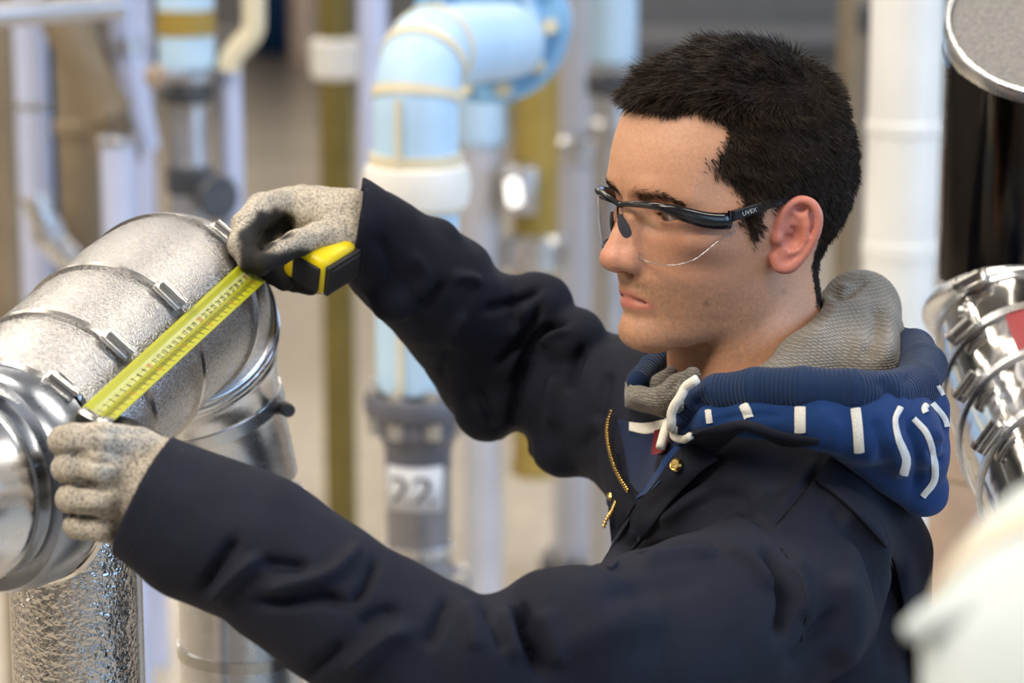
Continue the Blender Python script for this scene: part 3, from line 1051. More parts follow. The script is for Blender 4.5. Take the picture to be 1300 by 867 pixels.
def face_sdf(P):
    F, L, U = P[:, 0], P[:, 1], P[:, 2]
    aL = np.abs(L)
    pf = np.interp(U, _uu, _pf).astype(f32); ww = np.interp(U, _uu, _ww).astype(f32)
    fc = f32(.012)
    n = np.interp(U, [-.1, -.07, -.04, 0, .04, .09], [2.0, 1.95, 2.0, 2.25, 2.45, 2.2]).astype(f32)
    q = np.abs((F - fc)) / np.where(F > fc, np.maximum(pf - fc, .01), .030)
    g = (q ** n + (aL / ww) ** n) ** (1 / n)
    r = np.hypot(F - fc, L)
    f = (g - 1) * np.maximum(r / np.maximum(g, .3), .012) * .9
    # underside of the jaw: a slope from the chin up to the jaw angle
    lim = np.interp(F, [-.02, .004, .014, .035, .060, .080, .094], [-.050, -.056, -.066, -.083, -.0945, -.0975, -.0965]).astype(f32)
    f = smax(f, (lim - U) * .8, .010)
    f = smax(f, U - .105, .02)
    return f


LIPU = [(0.0944, 0, -0.0525), (0.09422, 0.006, -0.0512), (0.09045, 0.014, -0.0532), (0.08428, 0.021, -0.0565), (0.0779, 0.0262, -0.059)]
LIPL = [(0.0914, 0, -0.062), (0.09053, 0.008, -0.062), (0.08686, 0.015, -0.0612), (0.08118, 0.022, -0.06), (0.0774, 0.0262, -0.0595)]
MOUTH = [(0.101, 0, -0.0562), (0.09992, 0.006, -0.056), (0.09575, 0.013, -0.0572), (0.08853, 0.0205, -0.0584), (0.08, 0.0275, -0.06)]
EYE = np.array([.0735, .0315, .0115]); EYER = .0122


def mir(fn, P):
    Q = P.copy(); Q[:, 1] = np.abs(Q[:, 1]); return fn(Q)


# left ear frame: e1 backwards along the head, e2 up, e3 outwards
EC = np.array([.0000, .0765, -.0035])
_e2 = np.array([-.13, .10, 1.0]); _e2 /= np.linalg.norm(_e2)
_e1 = np.array([-1.0, .46, 0]); _e1 -= _e2 * (_e1 @ _e2); _e1 /= np.linalg.norm(_e1)
_e3 = np.cross(_e2, _e1); _e3 = _e3 if _e3[1] > 0 else -_e3
RE = np.stack([_e1, _e2, _e3], 1).astype(f32)


def ear_sdf(P):
    Q = ((P - EC.astype(f32)) @ RE) / f32(.91)
    x, y, z = Q[:, 0], Q[:, 1], Q[:, 2]
    # outline: wide at the top, narrow lobe
    hel = [(-.011, -.004, .003), (-.0125, .010, .005), (-.009, .0225, .006), (.000, .0305, .007), (.0105, .0295, .009), (.0175, .020, .0105), (.0185, .006, .010), (.0155, -.008, .008), (.010, -.019, .006), (.003, -.0275, .004), (-.006, -.0285, .002), (-.0105, -.022, .001)]
    rad = [.0030, .0034, .0037, .0038, .0038, .0037, .0034, .0032, .0036, .0046, .0048, .0040]
    H = np.array(hel); hp = smooth_path(H, 44); hr = np.interp(np.linspace(0, 1, len(hp)), np.linspace(0, 1, len(rad)), rad)
    f = chain(Q, hp, hr)
    plate = ellip(Q, (.003, .006, .002), (.0165, .0255, .0042))
    plate = smin(plate, ellip(Q, (-.002, -.018, .001), (.0105, .0125, .0040)), .006)
    f = smin(f, plate, .0045)
    anti = chain(Q, np.array([(.006, .024, .006), (.0095, .012, .0075), (.0105, .000, .0075), (.0075, -.010, .006), (.001, -.0145, .005)]), [.0026, .0030, .0032, .0030, .0028])
    f = smin(f, anti, .003)
    crus = chain(Q, np.array([(-.002, .020, .005), (.006, .014, .006), (.0095, .010, .007)]), [.002, .0024, .0026])
    f = smin(f, crus, .003)
    conch = ellip(Q, (-.0005, -.0015, .0092), (.0085, .0105, .0088))
    f = smax(f, -conch, .003)
    fossa = ellip(Q, (.002, .0235, .0085), (.0055, .0040, .0040)); f = smax(f, -fossa, .002)
    trag = ellip(Q, (-.0115, -.0035, .0045), (.0042, .0060, .0042)); f = smin(f, trag, .003)
    root = chain(Q, np.array([(-.012, .010, .004), (-.006, .003, .003), (-.001, .002, .001)]), [.0026, .0022, .0016]); f = smin(f, root, .003)
    return f * f32(.91)


def head_half(P):
    cr = ellip(P, (.0005, 0, .0375), (.0935, .0755, .0900))
    f = smin(face_sdf(P), cr, .020)
    # temples and cheek bones
    f = smax(f, -sphere(P, (.060, .1035, .036), .035), .02)
    f = smin(f, ellip(P, (.058, .0475, -.0065), (.022, .016, .011)), .016)
    # neck
    nk = cone(P, (-.004, 0, -.03), (-.032, 0, -.175), .0545, .060)
    nk = smin(nk, cone(P, (.010, .018, -.07), (-.004, .030, -.17), .034, .040), .02)
    f = smin(f, nk, .014)
    f = smin(f, cone(P, (.022, 0, -.115), (.012, 0, -.16), .010, .014), .02)
    # brow ridge, eye sockets
    f = smin(f, chain(P, [(.0915, .010, .0290), (.0895, .028, .0305), (.0740, .047, .0270)], [.0075, .0075, .006]), .010)
    f = smax(f, -ellip(P, (.1030, .0300, .0105), (.0215, .0185, .0118)), .012)
    f = smax(f, -ellip(P, (0.1050, .0175, .0125), (.010, .010, .012)), .008)
    # lids around the eye
    E = EYE.astype(f32)
    lid = sphere(P, E, EYER + .0016)
    Q = P - E
    # lid opening, a flat lens between the lids
    gap_u = Q[:, 2] - (.0012 - 16 * (Q[:, 1] + .001) ** 2)
    gap_l = -Q[:, 2] + (-.0042 + 14 * (Q[:, 1] - .001) ** 2)
    slit = np.maximum(np.maximum(gap_u, gap_l), -(Q[:, 0] - .002))
    lid = smax(lid, -slit, .0012)
    f = smin(f, lid, .0045)
    f = smax(f, -np.maximum(slit, sphere(P, E, EYER + .0060)), .0012)
    f = smax(f, -np.maximum(sphere(P, E, EYER - .0002), -(Q[:, 0] - .0)), .0006)
    # nose
    ns = chain(P, [(0.0895, 0, .0210), (0.0960, 0, .0080), (0.1045, 0, -.0080), (0.1098, 0, -.0235)], [.0068, .0062, .0078, .0102])
    ns = smin(ns, sphere(P, (0.1100, .0040, -.0255), .0088), .005)
    ns = smin(ns, ellip(P, (0.1000, .0128, -.0270), (.0108, .0074, .0082)), .0045)
    ns = smin(ns, cone(P, (0.1065, 0, -.0300), (0.0985, 0, -.0360), .0050, .0050), .005)
    ns = smin(ns, cone(P, (0.0975, .007, .004), (0.0995, .011, -.018), .006, .0075), .008)
    f = smin(f, ns, .0058)
    f = smax(f, -ellip(P, (0.1030, .0078, -.0350), (.0066, .0040, .0056)), .0018)
    f = smax(f, -cone(P, (.1045, 0, -.040), (.1035, 0, -.047), .0022, .0022), .004)
    # lips
    f = smin(f, chain(P, LIPU, [.0052, .0056, .0052, .0040, .0022]), .0050)
    f = smin(f, chain(P, LIPL, [.0076, .0076, .0066, .0046, .0022]), .0045)
    f = smax(f, -chain(P, MOUTH, [.0012, .0012, .0011, .0011, .0016]), .0032)
    f = smax(f, -ellip(P, (.1005, 0, -.0705), (.0035, .012, .0028)), .006)
    # chin
    f = smin(f, ellip(P, (.0830, .006, -.0860), (.0150, .0155, .0120)), .012)
    return f


def head_sdf(P):
    P = P.astype(f32)
    Q = P.copy(); Q[:, 1] = np.abs(Q[:, 1])
    f = head_half(Q)
    near = (np.abs(Q[:, 0] - EC[0]) < .05) & (Q[:, 1] > .045) & (np.abs(Q[:, 2]) < .06)
    if near.any():
        f[near] = smin(f[near], ear_sdf(Q[near]), .0035)
    return f


hV, hQ = surface_net(head_sdf, (-.125, -.108, -.175), (.134, .108, .137), .00185, newton=3, lip=2.4)
hN = normals(head_sdf, hV, .0012)

HAIRLINE = [(793, 139), (812, 140), (836, 143), (858, 146), (886, 142), (905, 149), (918, 158), (921, 170), (916, 188), (905, 200), (897, 209), (905, 220), (917, 229), (930, 240), (940, 252), (938, 272), (942, 292), (948, 304), (964, 306), (969, 284), (973, 258), (986, 270), (1000, 277), (1020, 274), (1034, 280), (1038, 292), (1040, 300), (1036, 318), (1029, 340), (1031, 356), (1037, 376), (1040, 392), (1300, 420), (1300, -100), (700, -100), (700, 139)]


def hair_mask(Q, ear_ok=True):
    """true where hair grows (head frame points)"""
    x, y = pixh(Q)
    jit = vnoise(Q, 260, 41) * 4.5 + vnoise(Q, 700, 42) * 3.0
    soft = 1 + .35 * ((x > 880) & (x < 930) & (y > 140) & (y < 225))
    x = x + jit * soft; y = y + vnoise(Q, 300, 43) * 3.0 * soft
    m = inside_poly(x, y, HAIRLINE)
    m |= (Q[:, 0] < -.045) & (Q[:, 2] > -.072)
    m &= (Q[:, 2] > -.080)
    A = np.array(Q, float); A[:, 1] = np.abs(A[:, 1])
    on_ear = ear_sdf(A.astype(f32)) < .0018
    return m & ~on_ear


hm = hair_mask(hV)
# ---- skin tones per vertex
px_, py_ = pixh(hV, False)
F_, L_, U_ = hV.T
aL_ = np.abs(L_)
base = np.array([.61, .318, .192])
col = np.tile(base, (len(hV), 1))


def tint(mask, c):
    global col
    mask = np.clip(mask, 0, 1)[:, None]
    col = col * (1 - mask) + np.array(c) * mask


g3 = lambda c, r: np.exp(-(((np.stack([F_, aL_, U_], 1) - c) / r) ** 2).sum(1))
tint(g3((.06, .05, -.015), (.04, .04, .032)) * .25, (.60, .275, .20))          # cheeks
tint(g3((.112, .0, -.022), (.016, .018, .016)) * .75, (.62, .255, .19))          # nose tip
tint((F_ > .05) * g3((.09, .0, .07), (.06, .08, .04)) * .4, (.63, .37, .245))     # forehead
ear_m = smoothstep((aL_ - .070) / .008) * (np.abs(F_ - EC[0]) < .035) * (np.abs(U_) < .045)
tint((ear_sdf(np.stack([F_, aL_, U_], 1).astype(f32)) < .002) * .85, (.62, .215, .17))
beard = smoothstep((-.030 - U_ + .25 * np.clip(F_ - .07, 0, 1) - .1 * np.clip(.05 - F_, 0, 1)) / .022) * smoothstep((U_ + .118) / .02) * smoothstep((F_ + .004) / .03)
beard = np.maximum(beard * .55, g3((.096, .012, -.0445), (.02, .020, .007)) * .8)
bn = vnoise(hV, 420, 3) * .14 + vnoise(hV, 1100, 5) * .35
tint(beard * (.55 + bn) * 1.2, (.22, .135, .085))
lipd = np.minimum(chain(np.stack([F_, aL_, U_], 1).astype(f32), LIPU, [.0050, .0056, .0050, .0036, .001]), chain(np.stack([F_, aL_, U_], 1).astype(f32), LIPL, [.0066, .0066, .0060, .0040, .001]))
lm = np.array(MOUTH); um = np.interp(aL_, lm[:, 1], lm[:, 2]); lk = np.clip(1 - (aL_ / .0275) ** 2, 0, 1)
up_l = smoothstep((.0056 * lk ** .8 + .0006 - (U_ - um)) / .0016) * (U_ >= um)
lo_l = smoothstep((.0088 * lk ** .7 + .0006 - (um - U_)) / .0018) * (U_ < um)
tint((up_l + lo_l) * (aL_ < .0275) * (F_ > .06) * (.45 + .4 * lk), (.53, .165, .135))
md = chain(np.stack([F_, aL_, U_], 1).astype(f32), MOUTH, [.0008] * 5)
tint(smoothstep((.0016 - md) / .0016) * .8, (.25, .075, .06))
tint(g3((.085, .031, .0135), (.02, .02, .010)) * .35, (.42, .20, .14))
tint(smoothstep((.0030 - np.hypot(px_ - 897, py_ - 386) * .0006) / .0012) * .6 * (L_ > 0), (.22, .12, .08))   # mole
for mx, my in ((995, 371), (962, 413), (849, 433)):
    tint(np.exp(-((px_ - mx) ** 2 + (py_ - my) ** 2) / 7.0) * .6 * (L_ > 0), (.26, .12, .08))
tint(vnoise(hV, 160, 9) * .06 + .05, (.50, .24, .16))



def skin_mat():
    m, nt, b = new_mat('skin')
    a = nt.nodes.new('ShaderNodeAttribute'); a.attribute_name = 'Col'
    n = noise(nt, 420, 4)
    r = ramp(nt, n.outputs['Fac'], [(.3, (.90, .89, .88)), (.7, (1.07, 1.06, 1.05))])
    nt.links.new(mixc(nt, 1.0, a.outputs['Color'], r.outputs['Color'], 'MULTIPLY'), b.inputs['Base Color'])
    b.inputs['Roughness'].default_value = .46
    b.inputs['Specular IOR Level'].default_value = .42
    b.inputs['Subsurface Weight'].default_value = .22
    b.inputs['Subsurface Radius'].default_value = (1.0, .35, .18)
    b.inputs['Subsurface Scale'].default_value = .006
    n2 = noise(nt, 900, 3)
    bump(nt, b, n2.outputs['Fac'], .18, .0012)
    return m


M['skin'] = skin_mat()
hW = h2w(hV)

# ---- body under the clothes: torso, arms, legs in one surface with the head
TPSI = math.radians(64)
TF = np.array([-math.sin(TPSI), -math.cos(TPSI), 0]); TL = np.array([math.cos(TPSI), -math.sin(TPSI), 0])
SH_M = W(905, 612, 2.03)
SH_L, SH_R = W(1012, 705, 1.885), W(838, 528, 2.17)
ARM_L = [(1005, 735, 1.875), (930, 790, 1.83), (800, 838, 1.78), (640, 872, 1.735), (570, 858, 1.72), (437, 775, 1.71), (330, 698, 1.72), (262, 670, 1.73), (232, 656, 1.735)]
ARM_R = [(838, 528, 2.16), (750, 512, 2.21), (690, 478, 2.25), (642, 450, 2.25), (600, 408, 2.215), (560, 372, 2.185), (520, 342, 2.15)]
GROUND_X, GROUND_Y = SH_M[0] + .03, SH_M[1] + .02
HIP = np.array([GROUND_X, GROUND_Y, .95])
px_r = lambda d, r: r * d / FPX


def body_sdf(P):
    P = P.astype(f32)
    c = W(980, 760, 2.035) + TF * -.012; c[2] = 1.24
    R = np.stack([TF, TL, HU], 1)
    f = ellip(P, c, (.060, .110, .20), R)
    f = smin(f, ellip(P, HIP, (.095, .155, .13), R), .06)
    f = smin(f, chain(P, [SH_L + [0, 0, -.03], SH_M + [0, 0, -.06], SH_R + [0, 0, -.03]], [.042, .05, .042]), .05)
    f = smin(f, cone(P, h2w([(-.015, 0, -.08)])[0], SH_M + [0, 0, -.08], .040, .045), .02)
    f = smin(f, chain(P, [W(*p) for p in ARM_L], [.050, .048, .046, .042, .042, .040, .036, .032, .027]), .02)
    f = smin(f, chain(P, [W(*p) for p in ARM_R], [.046, .042, .040, .038, .032, .027, .022]), .02)
    for s in (1, -1):
        h = HIP + TL * s * .085; k = HIP + TL * s * .10 + TF * .02; a = HIP + TL * s * .11
        k = np.array([k[0], k[1], .50]); a = np.array([a[0], a[1], .09])
        f = smin(f, chain(P, [h, k, a], [.080, .056, .040]), .03)
    return f


bV, bQ = surface_net(body_sdf, (-.42, 1.35, .02), (.42, 2.45, 1.66), .011, newton=1)
# skin tone for the hidden part
bcol = np.tile(base, (len(bV), 1))
V_all = np.concatenate([hW, bV]); Q_all = np.concatenate([hQ, bQ + len(hW)])
me = mesh_from(V_all, Q_all, 'person'); set_col(me, np.concatenate([col, bcol]))
person = link_mesh('person', me, M['skin'])
tag(person, 'man in navy work jacket and clear safety glasses holding out a tape measure', 'person')

# eyes
for s in (1, -1):
    c = h2w([EYE * [1, s, 1]])[0]
    look = h2w([(EYE * [1, s, 1]) + np.array([.05, -.006 * 1, -.012])])[0] - c
    look /= np.linalg.norm(look)
    mb = MB()
    prof = [(-math.cos(q) * EYER, math.sin(q) * EYER) for q in np.linspace(0, math.pi, 28)]
    mb.lathe(c, look, prof, 32)
    me = mb.mesh('eye')
    V = np.array([v.co[:] for v in me.vertices]); q = (V - c) @ look / EYER
    ecol = np.tile([.42, .36, .32], (len(V), 1)); ecol[q > .87] = (.10, .065, .045); ecol[q > .975] = (.008, .007, .007)
    set_col(me, ecol)
    if 'eye' not in M:
        m, nt, b = new_mat('eye'); a = nt.nodes.new('ShaderNodeAttribute'); a.attribute_name = 'Col'
        nt.links.new(a.outputs['Color'], b.inputs['Base Color']); b.inputs['Roughness'].default_value = .12
        M['eye'] = m
    link_mesh('eye', me, M['eye'], person)

# ---- hair: a dense under-layer and single strands
M['hair'] = plain('dark_brown_hair', (.030, .019, .0135), .42, vary=.45, vscale=260, spec=.22)
M['hair_under'] = plain('hair_roots', (.018, .012, .009), .9, vary=.3, vscale=260, spec=.05)


def hair_len(Q):
    F, L, U = Q.T
    top = smoothstep((U - .070) / .05)
    front = smoothstep((F - .02) / .06) * top
    l = .0105 + .0125 * top + .005 * front
    l = l * np.clip((U + .075) / .06, .35, 1)
    return l


def hair_dir(Q, N):
    F, L, U = Q.T
    top = smoothstep((U - .070) / .04)[:, None]
    front = smoothstep((F - .035) / .04)[:, None]
    side = np.stack([-.55 - 0 * F, .05 * np.sign(L), -.95 + 0 * F], 1)
    back = smoothstep((-.05 - F) / .03)[:, None]
    side = side * (1 - back) + np.stack([-.15 - 0 * F, -.1 * np.sign(L), -1 + 0 * F], 1) * back
    bk = smoothstep((-.02 - F) / .04)
    tp = np.stack([.75 - 1.4 * bk, .25 * L / .05, .30 - .5 * bk], 1)
    fr = np.stack([.85 + 0 * F, .15 * L / .05, .22 + 0 * F], 1)
    d = side * (1 - top) + top * (tp * (1 - front) + fr * front)
    d = d - N * (d * N).sum(1)[:, None]
    d /= np.maximum(np.linalg.norm(d, axis=1), 1e-6)[:, None]
    return d


from mathutils.kdtree import KDTree
# under-layer: the hairy part of the scalp lifted outward
ids = np.where(hm)[0]
kd0 = KDTree(int((~hm).sum()))
for i, v in enumerate(hV[~hm]): kd0.insert(v, i)
kd0.balance()
hd = np.zeros(len(hV))
for i in ids: hd[i] = kd0.find(hV[i])[2]
tint(smoothstep((hd - .001) / .006) * .95, (.035, .024, .02))
person.data.color_attributes['Col'].data.foreach_set('color', np.concatenate([np.concatenate([col, bcol]), np.ones((len(col) + len(bcol), 1))], 1).astype(f32).ravel())
qr = hm[hQ].all(1)                       # where strands grow
qm = (hd[hQ] > .0042).all(1)             # the dense under-layer stops short of the hairline
remap = -np.ones(len(hV), int); used = np.unique(hQ[qm]); remap[used] = np.arange(len(used))
edge_cnt = np.zeros(len(hV)); 
np.add.at(edge_cnt, hQ.ravel(), np.repeat(~qm, 4)); is_edge = edge_cnt[used] > 0
uV, uN = hV[used], hN[used]
lift = hair_len(uV) * .38 * (1 + .12 * vnoise(uV, 150, 2))
# soften the lift towards the hairline
near = np.where(is_edge)[0]
kd = KDTree(len(near))
for i, k in enumerate(near): kd.insert(uV[k], i)
kd.balance()
dist_e = np.array([kd.find(v)[2] for v in uV])
lift *= smoothstep(dist_e / .016)
capV = h2w(uV + uN * (lift + .0002)[:, None] + hair_dir(uV, uN) * (lift * .4)[:, None])
me = mesh_from(capV, remap[hQ[qm]], 'hair')
hair = link_mesh('hair', me, M['hair_under'], person)
hair['label'] = 'short dark brown hair brushed up at the front'

sbvh = bvh_of(hV, hQ)
NS = 52000
r = np.random.default_rng(5)
HQ = hQ[qr]
tri_c = hV[HQ].mean(1); e1 = hV[HQ[:, 1]] - hV[HQ[:, 0]]; e2 = hV[HQ[:, 3]] - hV[HQ[:, 0]]
area = np.linalg.norm(np.cross(e1, e2), axis=1)
visw = area * (1 + .8 * (tri_c[:, 1] > -.03)) * (.36 + .64 * smoothstep(hd[HQ[:, 0]] / .007))
pick = r.choice(len(area), NS, p=visw / visw.sum())
rootp = hV[HQ[pick, 0]] + e1[pick] * r.random((NS, 1)) + e2[pick] * r.random((NS, 1))
rN = hN[HQ[pick, 0]]
L0 = hair_len(rootp) * r.uniform(.75, 1.3, NS)
kdist = hd[HQ[pick, 0]]
L0 *= .30 + .70 * smoothstep(kdist / .014)
edge_r = kdist < .0045
rr = rootp + r.normal(0, .0021, rootp.shape) * edge_r[:, None]
for i in np.where(edge_r)[0]:
    hit = sbvh.find_nearest(Vector(rr[i]))
    if hit[0] is not None: rootp[i] = hit[0][:]
d = hair_dir(rootp, rN)
clump = np.stack([vnoise(rootp, 130, 21), vnoise(rootp, 130, 22), vnoise(rootp, 130, 23)], 1)
fine = r.normal(0, 1, (NS, 3))
lift_a = .72 - .12 * smoothstep((rootp[:, 2] - .07) / .05) - .10 * smoothstep((rootp[:, 0] - .04) / .03) * smoothstep((rootp[:, 2] - .06) / .03)
g0 = rN * lift_a[:, None] + d * .55 + clump * .32 + fine * .10
g0 /= np.linalg.norm(g0, axis=1)[:, None]
g1 = g0 * .45 + d * .85 + clump * .38 + fine * .10
g1 /= np.linalg.norm(g1, axis=1)[:, None]
K = 4
ts = np.linspace(0, 1, K)
pts = [rootp + rN * .0003]
for k in range(1, K):
    w = ts[k]
    pts.append(pts[-1] + (g0 * (1 - w) + g1 * w) * (L0 / (K - 1))[:, None])
pts = np.array(pts)                                             # K,NS,3
side = np.cross(g0, fine); side /= np.maximum(np.linalg.norm(side, axis=1), 1e-6)[:, None]
sid2 = np.cross(g0, side)
wid = np.array([.00031, .00033, .00026, .00007])
rings = []
for k in range(K):
    for a in range(3):
        th = 2 * math.pi * a / 3
        rings.append(pts[k] + (side * math.cos(th) + sid2 * math.sin(th)) * wid[k])
R_ = np.array(rings).transpose(1, 0, 2).reshape(-1, 3)           # NS,(K*3)
fq = []
for k in range(K - 1):
    for a in range(3):
        b = (a + 1) % 3
        fq.append((k * 3 + a, k * 3 + b, (k + 1) * 3 + b, (k + 1) * 3 + a))
fq = np.array(fq)
FQ = (np.arange(NS)[:, None, None] * (K * 3) + fq[None]).reshape(-1, 4)
me = mesh_from(h2w(R_), FQ, 'hair_strands')
o = link_mesh('hair_strands', me, M['hair'], hair); o['kind'] = 'stuff'


def short_hairs(name, centers, nrm, dirs, length, width, mat, parent, seed):
    r = np.random.default_rng(seed)
    V, F = [], []
    for c, n, d in zip(centers, nrm, dirs):
        s = np.cross(n, d); s /= np.linalg.norm(s)
        ln = length * r.uniform(.7, 1.2)
        a = c - n * .0004; m = c + d * ln * .55 + n * .0012; e = c + d * ln + n * .0010
        k = len(V)
        V += [a - s * width, a + s * width, m + s * width * .8 + n * .0001, m - s * width * .8, e]
        F += [(k, k + 1, k + 2, k + 3), (k + 3, k + 2, k + 4, k + 4)]
    me = bpy.data.meshes.new(name); me.from_pydata([tuple(v) for v in V], [], [f if f[2] != f[3] else f[:3] for f in F])
    return link_mesh(name, me, mat, parent)


# eyebrows
hbvh = bvh_of(hV, hQ)
for s in (1, -1):
    cs, ns_, ds = [], [], []
    r = np.random.default_rng(31)
    while len(cs) < 380:
        t = r.random(); l = .011 + .040 * t
        u = .0220 + .0045 * math.sin(min(t * 1.15, 1) * math.pi * .62) - .004 * max(0, t - .7) / .3 + r.normal(0, 1) * (.0029 * (1 - .6 * t))
        hit, nn, _, _ = hbvh.ray_cast(Vector((.2, l, u)), Vector((-1, 0, 0)))
        if hit is None: continue
        n = np.array(nn); n = n if n[0] > 0 else -n
        dd = np.array([-.5 * t, .8, .55 * (1 - t) - .25 + r.normal(0, .15)]); dd -= n * (dd @ n); dd /= np.linalg.norm(dd)
        cs.append(np.array(hit)); ns_.append(n); ds.append(dd)
    mS = np.array([1, s, 1])
    o = short_hairs('eyebrow', h2w(np.array(cs) * mS), (np.array(ns_) * mS) @ RH.T, (np.array(ds) * mS) @ RH.T, .0065, .00022, M['hair'], person, 8)
    o['kind'] = 'stuff'

# ================================================================== clothes
def cloth_mat(name, col, rough=.8, vary=.18, weave=900, wstr=.25, wdist=.0008, sheen=.05, attr=None):
    m, nt, b = new_mat(name)
    n = noise(nt, 22, 5); n2 = noise(nt, 1100, 2)
    lo = tuple(c * (1 - vary) for c in col); hi = tuple(c * (1 + vary) for c in col)
    r = ramp(nt, n.outputs['Fac'], [(.3, lo), (.7, hi)])
    r2 = ramp(nt, n2.outputs['Fac'], [(.3, (.8, .8, .8)), (.7, (1.2, 1.2, 1.2))])
    c = mixc(nt, 1.0, r.outputs['Color'], r2.outputs['Color'], 'MULTIPLY')
    nt.links.new(c, b.inputs['Base Color'])
    b.inputs['Roughness'].default_value = rough
    b.inputs['Specular IOR Level'].default_value = .3
    b.inputs['Sheen Weight'].default_value = sheen
    b.inputs['Sheen Roughness'].default_value = .5
    n3 = noise(nt, weave, 2)
    bump(nt, b, n3.outputs['Fac'], wstr, wdist)
    return m, nt, b


M['jacket'] = cloth_mat('navy_work_twill', (.0100, .0117, .0225), sheen=.0)[0]
M['jacket'].node_tree.nodes['Principled BSDF'].inputs['Specular IOR Level'].default_value = .2
M['seam'] = cloth_mat('navy_thread', (.007, .008, .014))[0]
M['hoodblue'] = cloth_mat('blue_sweat_fabric', (.0045, .032, .130), .9, .12, 700, .3, .001, .08)[0]
M['stripe'] = cloth_mat('white_printed_stripe', (.66, .64, .60), .9, .06)[0]
M['white_tape'] = cloth_mat('white_cotton', (.74, .70, .62), .9, .06)[0]
M['red'] = cloth_mat('red_cotton', (.17, .012, .020), .9, .1)[0]
M['innerblue'] = cloth_mat('dark_blue_lining', (.006, .015, .055), .85, .15)[0]
M['brass'] = metal('brass', (.62, .42, .13), .3)
M['denim'] = cloth_mat('trouser_cloth', (.016, .02, .035), .85)[0]
M['boot'] = plain('black_leather', (.02, .018, .016), .5)


def rib_mat():
    m, nt, b = cloth_mat('ribbed_knit', (.0050, .022, .072), .9, .1, 700, .2, .0008, .08)
    a = nt.nodes.new('ShaderNodeAttribute'); a.attribute_name = 'Run'
    w = nt.nodes.new('ShaderNodeMath'); w.operation = 'MULTIPLY'; w.inputs[1].default_value = 2 * math.pi / .0034
    nt.links.new(a.outputs['Fac'], w.inputs[0])
    s_ = nt.nodes.new('ShaderNodeMath'); s_.operation = 'SINE'; nt.links.new(w.outputs[0], s_.inputs[0])
    prev = [n for n in nt.nodes if n.type == 'BUMP'][0]
    bump(nt, b, s_.outputs[0], .6, .0011, prev)
    return m


def knit_mat():
    m, nt, b = new_mat('grey_waffle_knit')
    tc = nt.nodes.new('ShaderNodeTexCoord')
    w1 = nt.nodes.new('ShaderNodeTexWave'); w1.bands_direction = 'DIAGONAL'; w1.inputs['Scale'].default_value = 120; w1.inputs['Distortion'].default_value = 2.0; w1.inputs['Detail Scale'].default_value = 3
    w2 = nt.nodes.new('ShaderNodeTexWave'); w2.bands_direction = 'Z'; w2.inputs['Scale'].default_value = 150; w2.inputs['Distortion'].default_value = 2.0; w2.inputs['Detail Scale'].default_value = 3
    nt.links.new(tc.outputs['Object'], w1.inputs['Vector']); nt.links.new(tc.outputs['Object'], w2.inputs['Vector'])
    mu = nt.nodes.new('ShaderNodeMath'); mu.operation = 'MULTIPLY'
    nt.links.new(w1.outputs['Fac'], mu.inputs[0]); nt.links.new(w2.outputs['Fac'], mu.inputs[1])
    n = noise(nt, 500, 3, coord=tc.outputs['Object'])
    r = ramp(nt, mu.outputs[0], [(.0, (.155, .140, .120)), (.6, (.27, .248, .212))])
    r2 = ramp(nt, n.outputs['Fac'], [(.3, (.82, .82, .82)), (.7, (1.15, 1.15, 1.15))])
    nt.links.new(mixc(nt, 1.0, r.outputs['Color'], r2.outputs['Color'], 'MULTIPLY'), b.inputs['Base Color'])
    b.inputs['Roughness'].default_value = .95; b.inputs['Specular IOR Level'].default_value = .15
    b.inputs['Sheen Weight'].default_value = .3
    bump(nt, b, mu.outputs[0], .6, .0016)
    return m


M['rib'] = rib_mat()
M['knit'] = knit_mat()


def wchain(P, pts, k=0.0):
    """chain of balls given as (px, py, depth, radius px)"""
    return chain(P, [W(a, b, c) for a, b, c, r in pts], [r * c / FPX for a, b, c, r in pts], k)


SL_NEAR = [(168, 619, 1.73, 82), (182, 628, 1.73, 83), (250, 670, 1.73, 95), (330, 700, 1.72, 98), (437, 777, 1.71, 99), (570, 857, 1.72, 104), (640, 872, 1.73, 106), (720, 862, 1.755, 118), (800, 836, 1.78, 127), (900, 800, 1.82, 128), (985, 765, 1.86, 118)]
SL_FAR = [(440, 280, 2.09, 60), (452, 288, 2.10, 60), (500, 325, 2.14, 68), (560, 372, 2.18, 78), (600, 410, 2.22, 84), (645, 455, 2.25, 98), (690, 485, 2.25, 96), (750, 512, 2.22, 92), (838, 530, 2.16, 95)]
CUFF_N = (W(181, 625, 1.73), RT * -.894 + UPV * .447)
CUFF_F = (W(451, 288, 2.10), RT * -.985 + UPV * .13 + FW * -.1)
TC = W(980, 760, 2.035); TC[2] = SH_M[2] - .285
TR = np.stack([TF, TL, HU], 1)
BACK_BUMP = []


def near_sleeve(P):
    f = wchain(P, SL_NEAR)
    f = smin(f, wchain(P, [(580, 812, 1.70, 56), (606, 824, 1.69, 52)]), .02)
    f = smin(f, wchain(P, [(705, 800, 1.72, 78), (740, 800, 1.72, 82)]), .02)
    f = smax(f, ((P - CUFF_N[0].astype(f32)) @ CUFF_N[1].astype(f32)), .002)
    inn = wchain(P, [(a, b, c, r - 16) for a, b, c, r in SL_NEAR[:3]])
    inn = np.maximum(inn, -((P - CUFF_N[0].astype(f32)) @ CUFF_N[1].astype(f32)) - .035)
    return np.maximum(f, -inn)


